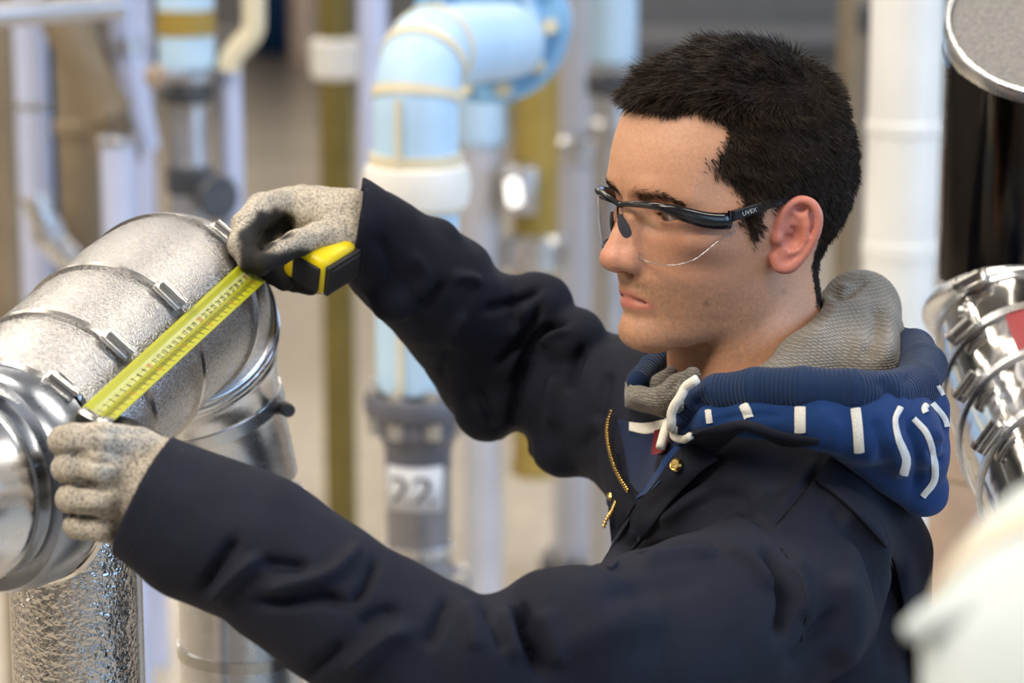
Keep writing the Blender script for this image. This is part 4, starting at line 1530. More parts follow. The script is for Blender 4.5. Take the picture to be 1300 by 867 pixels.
def far_sleeve(P):
    f = wchain(P, SL_FAR)
    f = smin(f, wchain(P, [(668, 384, 2.2, 36), (676, 392, 2.2, 36)]), .005)
    for q in ((556, 304, 2.15, 26), (640, 372, 2.20, 30), (684, 390, 2.2, 44), (728, 432, 2.19, 42), (622, 515, 2.22, 46), (636, 530, 2.22, 30), (716, 560, 2.2, 46), (498, 380, 2.12, 30)):
        f = smin(f, sphere(P, W(q[0], q[1], q[2]), q[3] * q[2] / FPX), .007)
    for q in ((656, 560, 2.22, 12), (641, 334, 2.2, 8)):
        f = smax(f, -cone(P, W(q[0], q[1], q[2] - .10), W(q[0], q[1], q[2] + .10), q[3] * q[2] / FPX, q[3] * q[2] / FPX), .018)
    n = CUFF_F[1] / np.linalg.norm(CUFF_F[1])
    pl = (P - CUFF_F[0].astype(f32)) @ n.astype(f32)
    f = smax(f, pl, .002)
    inn = wchain(P, [(a, b, c, r - 13) for a, b, c, r in SL_FAR[:3]])
    inn = np.maximum(inn, -pl - .035)
    return np.maximum(f, -inn)


def torso_sdf(P, s=0.0):
    f = ellip(P, TC, (.120 + s, .190 + s, .30), TR)
    f = smin(f, ellip(P, TC + [0, 0, -.22], (.118 + s, .175 + s, .34), TR), .05)
    f = smin(f, chain(P, [SH_L + [0, 0, -.015], SH_M + [0, 0, -.03], SH_R + [0, 0, -.01]], [.070 + s, .066 + s, .068 + s]), .04)
    f = smin(f, wchain(P, [(892, 600, 1.945, 46), (958, 590, 1.905, 50), (1040, 612, 1.92, 58), (1098, 645, 1.97, 60), (1122, 700, 2.01, 62), (1118, 780, 2.03, 64), (1108, 870, 2.04, 64)]), .03)
    f = smin(f, wchain(P, [(892, 600, 1.945, 46), (880, 600, 2.02, 55), (850, 560, 2.10, 60)]), .03)
    return f


def jacket_sdf(P):
    P = P.astype(f32)
    f = torso_sdf(P)
    f = smin(f, near_sleeve(P), .018)
    f = smin(f, far_sleeve(P), .018)
    f = smax(f, .80 - P[:, 2], .01)
    return f


FOLDS = [
    # far sleeve
    ([(530, 392), (548, 378), (566, 360)], 6, -4.5), ([(572, 352), (594, 352), (612, 360)], 7, 3.5), ([(612, 396), (650, 384), (688, 366)], 6, -5),
    ([(626, 468), (655, 440), (675, 413), (688, 384)], 6, -6), ([(645, 497), (668, 455), (688, 423), (725, 407)], 6, -6.5), ([(640, 430), (660, 405), (672, 385)], 7, 4),
    ([(606, 492), (618, 520), (630, 545)], 7, -4), ([(654, 545), (656, 500), (676, 450)], 6.5, -7), ([(700, 545), (702, 505), (708, 470)], 10, 4.5),
    ([(722, 500), (730, 465), (745, 435)], 7, -5), ([(578, 436), (566, 455), (556, 478)], 7, -3), ([(590, 395), (576, 425), (570, 450)], 8, 3),
    ([(480, 300), (495, 330), (500, 362)], 9, -2.5), ([(756, 540), (764, 500), (775, 470)], 9, -4), ([(690, 440), (700, 425), (722, 418)], 6, 3.5), ([(520, 320), (540, 350), (530, 380)], 10, 2.5),
    ([(735, 575), (748, 555), (760, 548)], 8, -3),
    # near sleeve
    ([(252, 756), (275, 720), (302, 680)], 8, -4.5), ([(267, 764), (298, 733), (333, 703)], 8, 4.5), ([(325, 751), (370, 742), (415, 731), (440, 712), (456, 686)], 10, 5.0),
    ([(330, 714), (360, 718), (392, 720)], 9, -4), ([(446, 770), (464, 745), (479, 706)], 7, -4.5), ([(313, 767), (365, 764), (415, 758), (448, 775)], 9, -5),
    ([(436, 852), (465, 826), (492, 808), (525, 799)], 10, 5.5), ([(540, 826), (556, 790), (570, 752)], 9, -3.5), ([(585, 762), (600, 790), (605, 830)], 11, 3.0),
    ([(456, 800), (480, 780), (510, 775)], 9, -3.5), ([(655, 760), (664, 785), (674, 818), (688, 858)], 8, -10), ([(640, 770), (644, 800), (655, 840)], 9, 4), ([(690, 770), (700, 800), (712, 850)], 14, 3.5),
    ([(610, 770), (630, 790), (640, 830)], 7, -3.5), ([(385, 860), (420, 835), (440, 815)], 9, -3),
    # shoulder, chest and back
    ([(806, 700), (835, 693), (862, 692), (910, 690)], 5.5, -6), ([(812, 712), (865, 704), (915, 702)], 8, 4), ([(915, 692), (950, 712), (985, 752)], 9, 4.0),
    ([(968, 690), (985, 730), (997, 768), (988, 818)], 9, -7.5), ([(1005, 700), (1020, 745), (1020, 790)], 9, 3.5), ([(935, 648), (955, 655), (978, 672)], 5, -3), ([(880, 640), (915, 632), (960, 640)], 12, -2.5),
    ([(1052, 640), (1092, 680), (1120, 722), (1132, 790), (1128, 860)], 15, -7.5), ([(1040, 618), (1090, 652), (1140, 712), (1155, 790), (1165, 860)], 9, 5), ([(1060, 720), (1080, 780), (1060, 850)], 22, 6),
    ([(1000, 850), (1040, 800), (1062, 770)], 9, -4), ([(820, 650), (850, 625), (890, 605)], 9, -3), ([(835, 668), (870, 640), (905, 625)], 9, 3), ([(1075, 640), (1085, 690), (1080, 740)], 14, 3),
    ([(1050, 567), (1040, 590), (1028, 612), (1002, 645), (976, 673)], 3.4, -2.0), ([(976, 673), (1000, 705), (1020, 740), (1025, 775), (1018, 815)], 3.4, -2.0), ([(1040, 580), (1018, 606), (990, 640)], 7, 1.5),
    ([(700, 830), (770, 800), (860, 780)], 22, 2.5), ([(760, 760), (830, 745), (900, 735)], 16, -2.5),
]

jV, jQ = surface_net(jacket_sdf, (-.36, 1.40, .78), (.40, 2.44, 1.66), .0030, newton=2)
jN = mesh_normals(jV, jQ)
jV = sculpt(jV, jN, [(l_, w_ * .92, a_ * (1.75 if k_ < 17 else 1.8)) for k_, (l_, w_, a_) in enumerate(FOLDS)])
jV = jV + jN * ((vnoise(jV, 24, 4) * .0016 + vnoise(jV, 60, 5) * .0007))[:, None]
jme = mesh_from(jV, jQ, 'work_jacket')
jacket = link_mesh('work_jacket', jme, M['jacket'], person)
jacket['label'] = 'dark navy work jacket with open front'
jbvh = bvh_of(jV, jQ)


# ------------------------------------------------------------------ hood
HB = [(868, 528, 1.885, 16), (885, 512, 1.88, 22), (912, 500, 1.87, 25), (960, 495, 1.855, 28), (1020, 495, 1.845, 29), (1080, 498, 1.845, 29), (1130, 500, 1.86, 29), (1163, 490, 1.90, 30), (1172, 466, 1.95, 30), (1160, 444, 2.0, 26), (1140, 432, 2.04, 18)]
HB_FAR = [(842, 452, 2.07, 13), (826, 466, 2.06, 15), (810, 484, 2.04, 15)]
HD = [(872, 548, 1.89, 10), (905, 534, 1.87, 20), (960, 528, 1.855, 26), (1040, 535, 1.845, 34), (1100, 545, 1.85, 40), (1148, 552, 1.875, 44), (1168, 585, 1.91, 32), (1178, 622, 1.93, 23), (1180, 632, 1.93, 20)]


def band_sdf(P):
    return wchain(P, HB, .004)


def drape_sdf(P):
    f = wchain(P, HD, .01)
    f = smin(f, wchain(P, [(1120, 520, 1.86, 34), (1172, 520, 1.92, 34), (1170, 560, 1.92, 34)]), .012)
    f = smin(f, wchain(P, [(1075, 560, 1.87, 26), (1130, 600, 1.90, 28), (1165, 632, 1.92, 20)]), .015)
    return f


LIN = [(1088, 392, 2.06, 47), (1072, 430, 2.02, 56), (1030, 470, 1.965, 50), (985, 492, 1.935, 32), (930, 505, 1.93, 18)]
LIN2 = [(1100, 395, 2.055, 44), (1106, 430, 2.02, 40), (1100, 470, 1.96, 45)]
LINF = [(878, 478, 1.965, 12), (862, 492, 1.975, 18), (838, 508, 1.970, 16), (812, 503, 1.985, 12), (806, 500, 1.99, 10)]
LINF2 = [(880, 470, 2.03, 16), (862, 480, 2.03, 18), (838, 490, 2.04, 16)]


def lining_sdf(P):
    P = P.astype(f32)
    f = smin(wchain(P, LIN, .006), wchain(P, LIN2, .006), .012)
    f = smin(f, wchain(P, LINF, .004), .006)
    f = smin(f, wchain(P, LINF2, .004), .004)
    f = smin(f, chain(P, [h2w([(-.055, .06, -.125)])[0], h2w([(-.085, .0, -.105)])[0], h2w([(-.06, -.06, -.125)])[0], h2w([(.01, -.066, -.14)])[0]], [.026, .03, .026, .02]), .012)
    # opening for the neck
    f = smax(f, -cone(P, h2w([(-.003, 0, -.02)])[0], h2w([(-.031, 0, -.19)])[0], .0575, .0615), .004)
    return f


LFOLD = [([(1050, 372), (1072, 375), (1092, 362), (1104, 352)], 4, -5), ([(1060, 362), (1085, 366), (1104, 346)], 4, 2.5), ([(1108, 380), (1112, 420), (1096, 460)], 9, -5), ([(1125, 385), (1130, 430), (1118, 470)], 9, 3),
         ([(1010, 440), (1040, 420), (1070, 385)], 8, 2), ([(850, 500), (858, 485), (872, 468)], 4, -4), ([(800, 520), (830, 528), (862, 512)], 3.5, -3), ([(836, 500), (845, 515), (842, 530)], 4, -3)]
lV, lQ = surface_net(lining_sdf, (-.04, 1.75, 1.36), (.40, 2.22, 1.70), .0026, newton=2)
lV = sculpt(lV, mesh_normals(lV, lQ), LFOLD)
lV += mesh_normals(lV, lQ) * (vnoise(lV, 40, 6) * .0012)[:, None]
lme = mesh_from(lV, lQ, 'hoodie')
hoodie = link_mesh('hoodie', lme, M['knit'], person)
hoodie['label'] = 'grey knit lined hood of the blue hoodie'

dV, dQ = surface_net(lambda P: drape_sdf(P.astype(f32)), (.06, 1.70, 1.30), (.40, 2.12, 1.58), .0025, newton=2)
DF = [([(1110, 530), (1120, 570), (1116, 592)], 8, -4), ([(1150, 530), (1162, 560), (1166, 600), (1158, 630)], 7, -5), ([(1196, 560), (1186, 575), (1196, 590)], 6, -7), ([(1130, 545), (1140, 580), (1140, 610)], 9, 3.5), ([(1180, 540), (1192, 560), (1186, 600)], 7, 3), ([(900, 538), (940, 528), (1000, 528)], 5, -2), ([(1060, 530), (1065, 560), (1060, 580)], 10, 2)]
dV = sculpt(dV, mesh_normals(dV, dQ), DF)
drape = link_mesh('hood_shell', mesh_from(dV, dQ, 'hood_shell'), M['hoodblue'], hoodie)
drape['label'] = 'royal blue hood fabric with white stripes'
kV, kQ = surface_net(lambda P: band_sdf(P.astype(f32)), (.04, 1.70, 1.38), (.40, 2.16, 1.60), .0025, newton=2)
kV = sculpt(kV, mesh_normals(kV, kQ), [([(1118, 478), (1128, 500), (1124, 520)], 8, -4), ([(1150, 470), (1156, 492), (1150, 515)], 8, -3.5), ([(880, 508), (895, 515), (905, 520)], 5, -2.5)])


def run_length(V, pts):
    C = np.array([W(a, b, c) for a, b, c, r in pts]); acc = np.concatenate([[0], np.cumsum(np.linalg.norm(np.diff(C, axis=0), axis=1))])
    best = np.full(len(V), 9.); out = np.zeros(len(V))
    for i in range(len(C) - 1):
        ba = C[i + 1] - C[i]; h = np.clip(((V - C[i]) @ ba) / (ba @ ba), 0, 1)
        dd = np.linalg.norm(V - C[i] - h[:, None] * ba, axis=1); u = dd < best
        best = np.where(u, dd, best); out = np.where(u, acc[i] + h * (acc[i + 1] - acc[i]), out)
    return out


def run_attr(me, V, pts):
    a = me.attributes.new('Run', 'FLOAT', 'POINT'); a.data.foreach_set('value', run_length(V, pts).astype(f32))


kme = mesh_from(kV, kQ, 'ribbed_edge'); run_attr(kme, kV, HB)
rib = link_mesh('ribbed_edge', kme, M['rib'], hoodie)
rib['label'] = 'ribbed blue edge of the hood'
fV, fQ = surface_net(lambda P: wchain(P.astype(f32), HB_FAR, .003), (.04, 1.85, 1.40), (.24, 2.24, 1.62), .0025, newton=2)
fme = mesh_from(fV, fQ, 'ribbed_edge'); run_attr(fme, fV, HB_FAR)
link_mesh('ribbed_edge', fme, M['rib'], hoodie)

allV = np.concatenate([jV, lV, dV, kV]); o1, o2, o3 = len(jV), len(jV) + len(lV), len(jV) + len(lV) + len(dV)
cbvh = bvh_of(allV, np.concatenate([jQ, lQ + o1, dQ + o2, kQ + o3]))
hbv = bvh_of(np.concatenate([dV, kV]), np.concatenate([dQ, kQ + len(dV)]))


def strip(name, bvh, line, wpx, mat, parent, lift=.0006, n=24, thick=.0009):
    """cloth strip lying on a surface along a line"""
    L = smooth_path(line, n) if len(line) > 2 else resample(line, n)
    T = np.gradient(L, axis=0); T /= np.linalg.norm(T, axis=1)[:, None] + 1e-9
    S = np.stack([-T[:, 1], T[:, 0]], 1)
    wpx = np.full(len(L), wpx) if np.isscalar(wpx) else np.interp(np.linspace(0, 1, len(L)), np.linspace(0, 1, len(wpx)), wpx)
    rows = []
    for i in range(len(L)):
        row = []
        for u in np.linspace(-.5, .5, 5):
            h, m = cast(bvh, *(L[i] + S[i] * u * wpx[i]))
            row.append(None if h is None else h + m * (lift + thick * (1 - (2 * u) ** 4)))
        if all(r is not None for r in row): rows.append(row)
    if len(rows) < 2: return None
    mb = MB(); mb.grid(np.array(rows))
    return mb.build(name, mat, parent, fix=False, sharp=0)


def cord(name, bvh, line, r, mat, parent, lift=0.0, n=30, seg=8):
    L = smooth_path(line, n) if len(line) > 2 else resample(line, n)
    P_, N_ = on_surface(bvh, L, n, lift)
    if len(P_) < 3: return None
    # keep the cord smooth where the surface steps
    for _ in range(2): P_[1:-1] = (P_[:-2] + 2 * P_[1:-1] + P_[2:]) / 4
    mb = MB(); mb.tube(P_, r, seg)
    return mb.build(name, mat, parent, sharp=0)


def patch(name, bvh, top, bot, mat, parent, lift=.001, thick=.002, nu=22, nv=10, puff=0.0):
    A, B = (smooth_path(top, nu) if len(top) > 2 else resample(top, nu)), (smooth_path(bot, nu) if len(bot) > 2 else resample(bot, nu))
    A, B = resample(A, nu), resample(B, nu)
    D = np.full((nv, nu), np.nan)
    for j in range(nv):
        v = j / (nv - 1)
        for i in range(nu):
            x, y = A[i] * (1 - v) + B[i] * v
            h, m = cast(bvh, x, y)
            if h is not None: D[j, i] = (h - CAMP) @ FW
    med = np.nanmedian(D); D = np.where(np.isnan(D), med, D)
    for _ in range(4):
        E = np.pad(D, 1, 'edge'); D = (E[1:-1, 1:-1] * 2 + E[:-2, 1:-1] + E[2:, 1:-1] + E[1:-1, :-2] + E[1:-1, 2:]) / 6
    G = np.zeros((nv, nu, 3))
    for j in range(nv):
        v = j / (nv - 1)
        for i in range(nu):
            x, y = A[i] * (1 - v) + B[i] * v
            G[j, i] = W(x, y, D[j, i] - lift - puff * math.sin(math.pi * v) * math.sin(math.pi * i / (nu - 1)) ** .5)
    mb = MB(); mb.grid(G); o = mb.build(name, mat, parent, fix=False, sharp=0)
    if thick:
        s_ = o.modifiers.new('thick', 'SOLIDIFY'); s_.thickness = thick; s_.offset = 0
        b_ = o.modifiers.new('soft', 'BEVEL'); b_.width = thick * .3; b_.segments = 2; b_.limit_method = 'ANGLE'
    return o


for line, w in (([(899, 521), (900, 529), (901, 537)], 8), ([(944, 514), (948, 522), (951, 531)], 12), ([(1016, 517), (1016, 532), (1016, 549)], 14), ([(1086, 519), (1089, 545), (1091, 574)], 13),
                ([(1143, 517), (1136, 533), (1140, 556), (1150, 582), (1147, 602)], [8, 7, 8, 11, 11]), ([(1159, 531), (1176, 550), (1184, 575), (1186, 608), (1171, 630)], [7, 8, 8, 9, 8]),
                ([(1183, 512), (1198, 530), (1203, 546)], 7), ([(1176, 514), (1173, 519), (1175, 524)], 8), ([(1190, 489), (1197, 502)], 5)):
    strip('white_stripe', hbv, line, w, M['stripe'], drape)

# ------------------------------------------------------------------ jacket details
patch('hoodie_front', cbvh, [(785, 532), (815, 540), (850, 548), (872, 552)], [(800, 610), (808, 622), (818, 630), (826, 634)], M['innerblue'], person, .002, .002)['label'] = 'dark blue hoodie front inside the jacket'
patch('shirt', cbvh, [(831, 547), (842, 544), (854, 541)], [(827, 578), (836, 577), (846, 570)], M['red'], person, .0095, .002)['label'] = 'dark red shirt at the neck opening'
patch('neck_tape', cbvh, [(799, 536), (822, 537), (852, 531)], [(799, 547), (822, 551), (852, 543)], M['white_tape'], hoodie, .006, .002)
patch('hoodie_edge', cbvh, [(848, 577), (864, 564), (882, 557)], [(808, 634), (830, 622), (852, 598)], M['hoodblue'], hoodie, .006, .003)
patch('front_flap', cbvh, [(886, 558), (862, 572), (838, 606), (812, 640), (786, 676), (764, 716)], [(912, 584), (888, 600), (862, 626), (832, 664), (802, 700), (776, 724)], M['jacket'], jacket, .009, .004, puff=.003)
patch('collar', cbvh, [(868, 553), (900, 543), (945, 535), (992, 548), (1040, 557)], [(884, 573), (903, 576), (924, 563), (948, 545), (996, 564), (1040, 562)], M['jacket'], jacket, .008, .004, puff=.002)
patch('back_panel', jbvh, [(1034, 610), (1064, 632), (1094, 661), (1130, 706), (1143, 750), (1152, 800), (1164, 872)], [(1052, 580), (1098, 590), (1140, 618), (1164, 660), (1176, 710), (1178, 780), (1176, 872)], M['jacket'], jacket, .007, .004, nu=40, nv=12, puff=.002)
patch('lining_flap', cbvh, [(795, 486), (808, 492), (826, 500), (850, 500), (866, 480)], [(795, 515), (815, 521), (830, 524), (848, 529), (866, 520)], M['knit'], hoodie, .010, .003)
patch('under_flap', cbvh, [(783, 575), (790, 602), (800, 622), (808, 640)], [(774, 612), (772, 640), (774, 662), (776, 690)], M['jacket'], jacket, .004, .003)
cord('seam', jbvh, [(1050, 567), (1040, 590), (1028, 612), (1002, 645), (976, 673)], .00075, M['seam'], jacket, -.0004)
cord('seam', jbvh, [(976, 673), (1000, 705), (1020, 740), (1025, 775), (1018, 815)], .00075, M['seam'], jacket, -.0004)
cord('seam', jbvh, [(1030, 612), (1065, 635), (1095, 662), (1130, 708), (1143, 760), (1158, 830)], .00075, M['seam'], jacket, -.0004)
cord('seam', jbvh, [(466, 240), (462, 290), (460, 340)], .00075, M['seam'], jacket, -.0004)
cord('seam', jbvh, [(232, 570), (205, 630), (168, 702)], .00075, M['seam'], jacket, -.0004)


def zipper(name, line, n, lift, parent):
    L = resample(smooth_path(line, 40), n)
    P_, N_ = on_surface(cbvh, L, n, lift)
    for _ in range(3):
        P_[1:-1] = (P_[:-2] + 2 * P_[1:-1] + P_[2:]) / 4
    mb = MB()
    for i in range(len(P_)):
        t_ = P_[min(i + 1, len(P_) - 1)] - P_[max(i - 1, 0)]; t_ /= np.linalg.norm(t_)
        z_ = N_[i] - t_ * (N_[i] @ t_); z_ /= np.linalg.norm(z_)
        mb.box(P_[i], .0036, .0010, .0024, np.stack([np.cross(t_, z_), t_, z_], 1))
    o = mb.build(name, M['brass'], parent, smooth=False); o['kind'] = 'stuff'
    return o


zipper('zip_teeth', [(784, 527), (780, 540), (781, 560), (787, 585), (796, 605), (808, 624)], 31, .007, jacket)
zipper('zip_teeth', [(800, 638), (794, 650), (785, 660), (779, 676)], 15, .012, jacket)


def disc_button(x, y, r, lift, nm='brass_button'):
    h, m = cast(cbvh, x, y)
    if h is None: return
    h = W(x, y, (h - CAMP) @ FW - lift)
    mb = MB(); mb.lathe(h, m, [(-.002, r), (.0005, r), (.0016, r * .85), (.0012, r * .6), (.0018, 0)], 20)
    mb.build(nm, M['brass'], jacket)


disc_button(775, 633, .0056, .018)
disc_button(858, 590, .0052, .017)
cord('drawstring', cbvh, [(897, 490), (885, 497), (872, 510), (863, 528), (858, 552), (852, 577)], .0036, M['white_tape'], hoodie, .012)
cord('drawstring', cbvh, [(857, 540), (861, 549), (872, 552), (884, 548)], .0030, M['white_tape'], hoodie, .006)


# ------------------------------------------------------------------ trousers and boots (below the picture)
def trouser_sdf(P):
    P = P.astype(f32)
    f = ellip(P, HIP + [0, 0, -.02], (.115, .170, .17), TR)
    for s in (1, -1):
        h = HIP + TL * s * .085; k = HIP + TL * s * .10 + TF * .02; a = HIP + TL * s * .11
        f = smin(f, chain(P, [h, [k[0], k[1], .50], [a[0], a[1], .11]], [.098, .078, .070]), .03)
    return smax(f, .10 - P[:, 2], .01)


tV, tQ = surface_net(trouser_sdf, (-.2, 1.6, .06), (.5, 2.4, 1.2), .012, newton=1)
link_mesh('trousers', mesh_from(tV, tQ, 'trousers'), M['denim'], person)
for s in (1, -1):
    a = HIP + TL * s * .11; a[2] = 0
    fn = lambda P: smax(smin(cone(P.astype(f32), a + [0, 0, .16], a + [0, 0, .06], .056, .052), chain(P.astype(f32), [a - TF * .03 + [0, 0, .045], a + TF * .08 + [0, 0, .045], a + TF * .17 + [0, 0, .035]], [.045, .048, .040]), .03), .001 - P[:, 2], .004)
    v, q = surface_net(fn, a + [-.3, -.3, -.02], a + [.3, .3, .24], .010, newton=1)
    link_mesh('boot', mesh_from(v, q, 'boot'), M['boot'], person)

# ================================================================== gloves
def glove_mat():
    m, nt, b = new_mat('speckled_glove_knit')
    a = nt.nodes.new('ShaderNodeAttribute'); a.attribute_name = 'Col'
    sep = nt.nodes.new('ShaderNodeSeparateColor'); nt.links.new(a.outputs['Color'], sep.inputs[0])
    n = noise(nt, 520, 3, .6); n2 = noise(nt, 60, 4)
    r = ramp(nt, n.outputs['Fac'], [(.34, (.15, .13, .115)), (.46, (.42, .38, .325)), (.64, (.62, .57, .49))])
    r2 = ramp(nt, n2.outputs['Fac'], [(.3, (.80, .79, .78)), (.7, (1.08, 1.07, 1.05))])
    knit = mixc(nt, 1.0, r.outputs['Color'], r2.outputs['Color'], 'MULTIPLY')
    nt.links.new(mixc(nt, sep.outputs[0], knit, (.022, .021, .022)), b.inputs['Base Color'])
    b.inputs['Roughness'].default_value = .85
    b.inputs['Specular IOR Level'].default_value = .25
    bump(nt, b, n.outputs['Fac'], .5, .0012)
    return m


M['glove'] = glove_mat()


def fuse(P, parts, k_in, k_out):
    f = None
    for p in parts:
        g = wchain(P, p, k_in)
        f = g if f is None else smin(f, g, k_out)
    return f


# lower (left) hand: fingers close round the collar ring, back of the hand to the camera
LN = dict(
    palm=[[(228, 648, 1.735, 58), (196, 628, 1.735, 58), (172, 618, 1.735, 50)], [(200, 590, 1.735, 36), (160, 575, 1.735, 30)], [(190, 655, 1.745, 38), (150, 668, 1.745, 26)], [(195, 630, 1.74, 40), (152, 636, 1.74, 30)]],
    index=[(176, 568, 1.73, 27), (128, 558, 1.712, 22), (92, 558, 1.714, 20), (80, 560, 1.735, 19), (84, 560, 1.765, 16)],
    middle=[(164, 600, 1.73, 27), (126, 594, 1.708, 23), (96, 592, 1.712, 20), (83, 594, 1.735, 18), (88, 596, 1.765, 16)],
    ring=[(158, 637, 1.732, 26), (128, 634, 1.710, 22), (100, 632, 1.715, 20), (88, 633, 1.738, 18), (93, 636, 1.765, 15)],
    little=[(158, 668, 1.742, 22), (130, 668, 1.722, 19), (108, 668, 1.726, 17), (96, 668, 1.745, 15), (101, 670, 1.765, 13)],
    thumb=[(200, 575, 1.755, 24), (160, 552, 1.772, 21), (126, 537, 1.775, 18), (112, 532, 1.775, 15)])


def glove_near(P):
    P = P.astype(f32)
    f = fuse(P, LN['palm'], .004, .012)
    fin = None
    for nm in ('index', 'middle', 'ring', 'little'):
        g = wchain(P, LN[nm], .003)
        fin = g if fin is None else smin(fin, g, .0012)
    f = smin(f, fin, .007)
    f = smin(f, wchain(P, LN['thumb'], .003), .005)
    return f


GF = [([(78, 575), (100, 578), (128, 584), (148, 588)], 4.0, -6.5), ([(84, 613), (108, 614), (130, 620), (142, 620)], 4.0, -6.5), ([(86, 652), (108, 653), (126, 652), (138, 650)], 4.0, -6.0),
      ([(110, 545), (150, 550), (205, 545)], 4, -1.6), ([(176, 545), (198, 548), (212, 558)], 3, -1.5), ([(196, 600), (186, 630), (178, 650)], 5, -1.2), ([(206, 590), (200, 620), (190, 660)], 4, 1.0)]
gV, gQ = surface_net(glove_near, W(40, 720, 1.60) - .02, W(260, 500, 1.86) + .02, .0020, newton=2) if False else surface_net(glove_near, np.minimum(W(40, 720, 1.66), W(260, 500, 1.82)) - .03, np.maximum(W(40, 720, 1.66), W(260, 500, 1.82)) + .03, .0019, newton=2)
gV = sculpt(gV, mesh_normals(gV, gQ), GF)
gV += mesh_normals(gV, gQ) * (vnoise(gV, 90, 12) * .0006)[:, None]
gx, gy, gd = proj(gV)
pal = smoothstep((gd - 1.752 - .010 * vnoise(gV, 60, 3)) / .012)
gme = mesh_from(gV, gQ, 'glove'); set_col(gme, np.repeat(pal[:, None], 3, 1))
o = link_mesh('glove', gme, M['glove'], person); o['label'] = 'speckled grey knit glove of the near hand on the collar ring'

# raised (right) hand: thumb and finger pinch the tape, other fingers under the case
RN = dict(
    palm=[[(470, 296, 2.11, 40), (440, 282, 2.10, 42), (400, 272, 2.11, 36), (362, 266, 2.12, 26)], [(466, 296, 2.12, 42), (432, 285, 2.13, 44), (385, 272, 2.14, 32)], [(445, 305, 2.085, 26), (425, 303, 2.075, 24)]],
    index=[(366, 262, 2.110, 25), (334, 267, 2.080, 22), (311, 288, 2.055, 18.5), (306, 312, 2.035, 17), (318, 330, 2.030, 15.5), (330, 338, 2.030, 13)],
    thumb=[(440, 306, 2.078, 26), (405, 302, 2.060, 21), (375, 309, 2.038, 17), (352, 322, 2.026, 16), (338, 332, 2.018, 13)],
    middle=[(384, 258, 2.135, 24), (350, 272, 2.115, 20), (338, 312, 2.100, 17), (346, 345, 2.085, 15.5), (361, 356, 2.078, 14)],
    ring=[(402, 264, 2.155, 23), (368, 290, 2.158, 19), (358, 330, 2.145, 17), (374, 356, 2.125, 15), (394, 362, 2.11, 13)],
    little=[(420, 275, 2.180, 20), (385, 305, 2.195, 16), (385, 340, 2.180, 15), (405, 360, 2.155, 13)])


def glove_far(P):
    P = P.astype(f32)
    f = fuse(P, RN['palm'], .004, .012)
    for nm, k in (('index', .006), ('middle', .004), ('ring', .004), ('little', .004)):
        f = smin(f, wchain(P, RN[nm], .003), k)
    f = smin(f, wchain(P, RN['thumb'], .003), .006)
    return f


rlo, rhi = np.minimum(W(270, 400, 2.0), W(500, 210, 2.25)) - .02, np.maximum(W(270, 400, 2.0), W(500, 210, 2.25)) + .02
rV, rQ = surface_net(glove_far, rlo, rhi, .0019, newton=2)
rV = sculpt(rV, mesh_normals(rV, rQ), [([(372, 276), (360, 286), (340, 300)], 7, -6), ([(395, 325), (420, 322), (445, 325)], 6, -2), ([(380, 290), (405, 286), (430, 285)], 6, -1.2), ([(430, 262), (442, 290), (440, 315)], 7, -1.2)])
rV += mesh_normals(rV, rQ) * (vnoise(rV, 90, 13) * .0006)[:, None]
rx, ry, rd = proj(rV)
edge = vnoise(rV, 90, 8) * 5
dark = inside_poly(rx + edge, ry + edge, [(303, 292), (318, 276), (346, 264), (366, 268), (377, 280), (374, 293), (356, 304), (338, 318), (362, 320), (392, 315), (430, 318), (460, 325), (460, 400), (290, 400), (306, 338)])
dark |= (rd > 2.13) & (ry > 285)
dk = dark.astype(float)
for _ in range(2):
    acc = np.zeros(len(rV)); cn = np.zeros(len(rV))
    for k in range(4):
        np.add.at(acc, rQ[:, k], dk[rQ].mean(1)); np.add.at(cn, rQ[:, k], 1)
    dk = acc / np.maximum(cn, 1)
rme = mesh_from(rV, rQ, 'glove'); set_col(rme, np.repeat(dk[:, None], 3, 1))
o = link_mesh('glove', rme, M['glove'], person); o['label'] = 'knit glove with black coated palm on the raised hand'

# ================================================================== tape measure
M['yellow'] = plain('yellow_plastic', (.80, .62, .01), .35, vary=.06, spec=.4)
M['rubber'] = plain('black_rubber_grip', (.012, .011, .012), .6, vary=.2, vscale=80)
M['blade'] = plain('yellow_blade_lacquer', (.40, .40, .012), .40, vary=.05)
M['bladepale'] = plain('worn_blade_lacquer', (.46, .47, .16), .34, vary=.12, vscale=60)
M['redprint'] = plain('red_print', (.48, .08, .02), .5)

R0 = -FW
up_t = UPV * .80 + R0 * .60
n0 = R0 * .80 - UPV * .60
roll = math.radians(-7)
rt_t = RT * math.cos(roll) + up_t * math.sin(roll); up_t = up_t * math.cos(roll) - RT * math.sin(roll)
ax_a = -rt_t * .80 - n0 * .60          # towards the left face
ax_b = rt_t * .60 - n0 * .80           # towards the right face
corner = W(411, 357, 2.040)
La, Lb, Lc = .044, .042, .034
cen = corner + ax_a * La / 2 + ax_b * Lb / 2
RB = np.stack([ax_a, ax_b, up_t], 1)
tape = thing('tape_measure', cen, 'yellow and black tape measure held by the raised glove with blade pulled out', 'tape measure')
mb = MB(); mb.box(cen, La, Lb, Lc, RB); mb.build('case', M['yellow'], tape, smooth=True, bevel=.006, sharp=0)


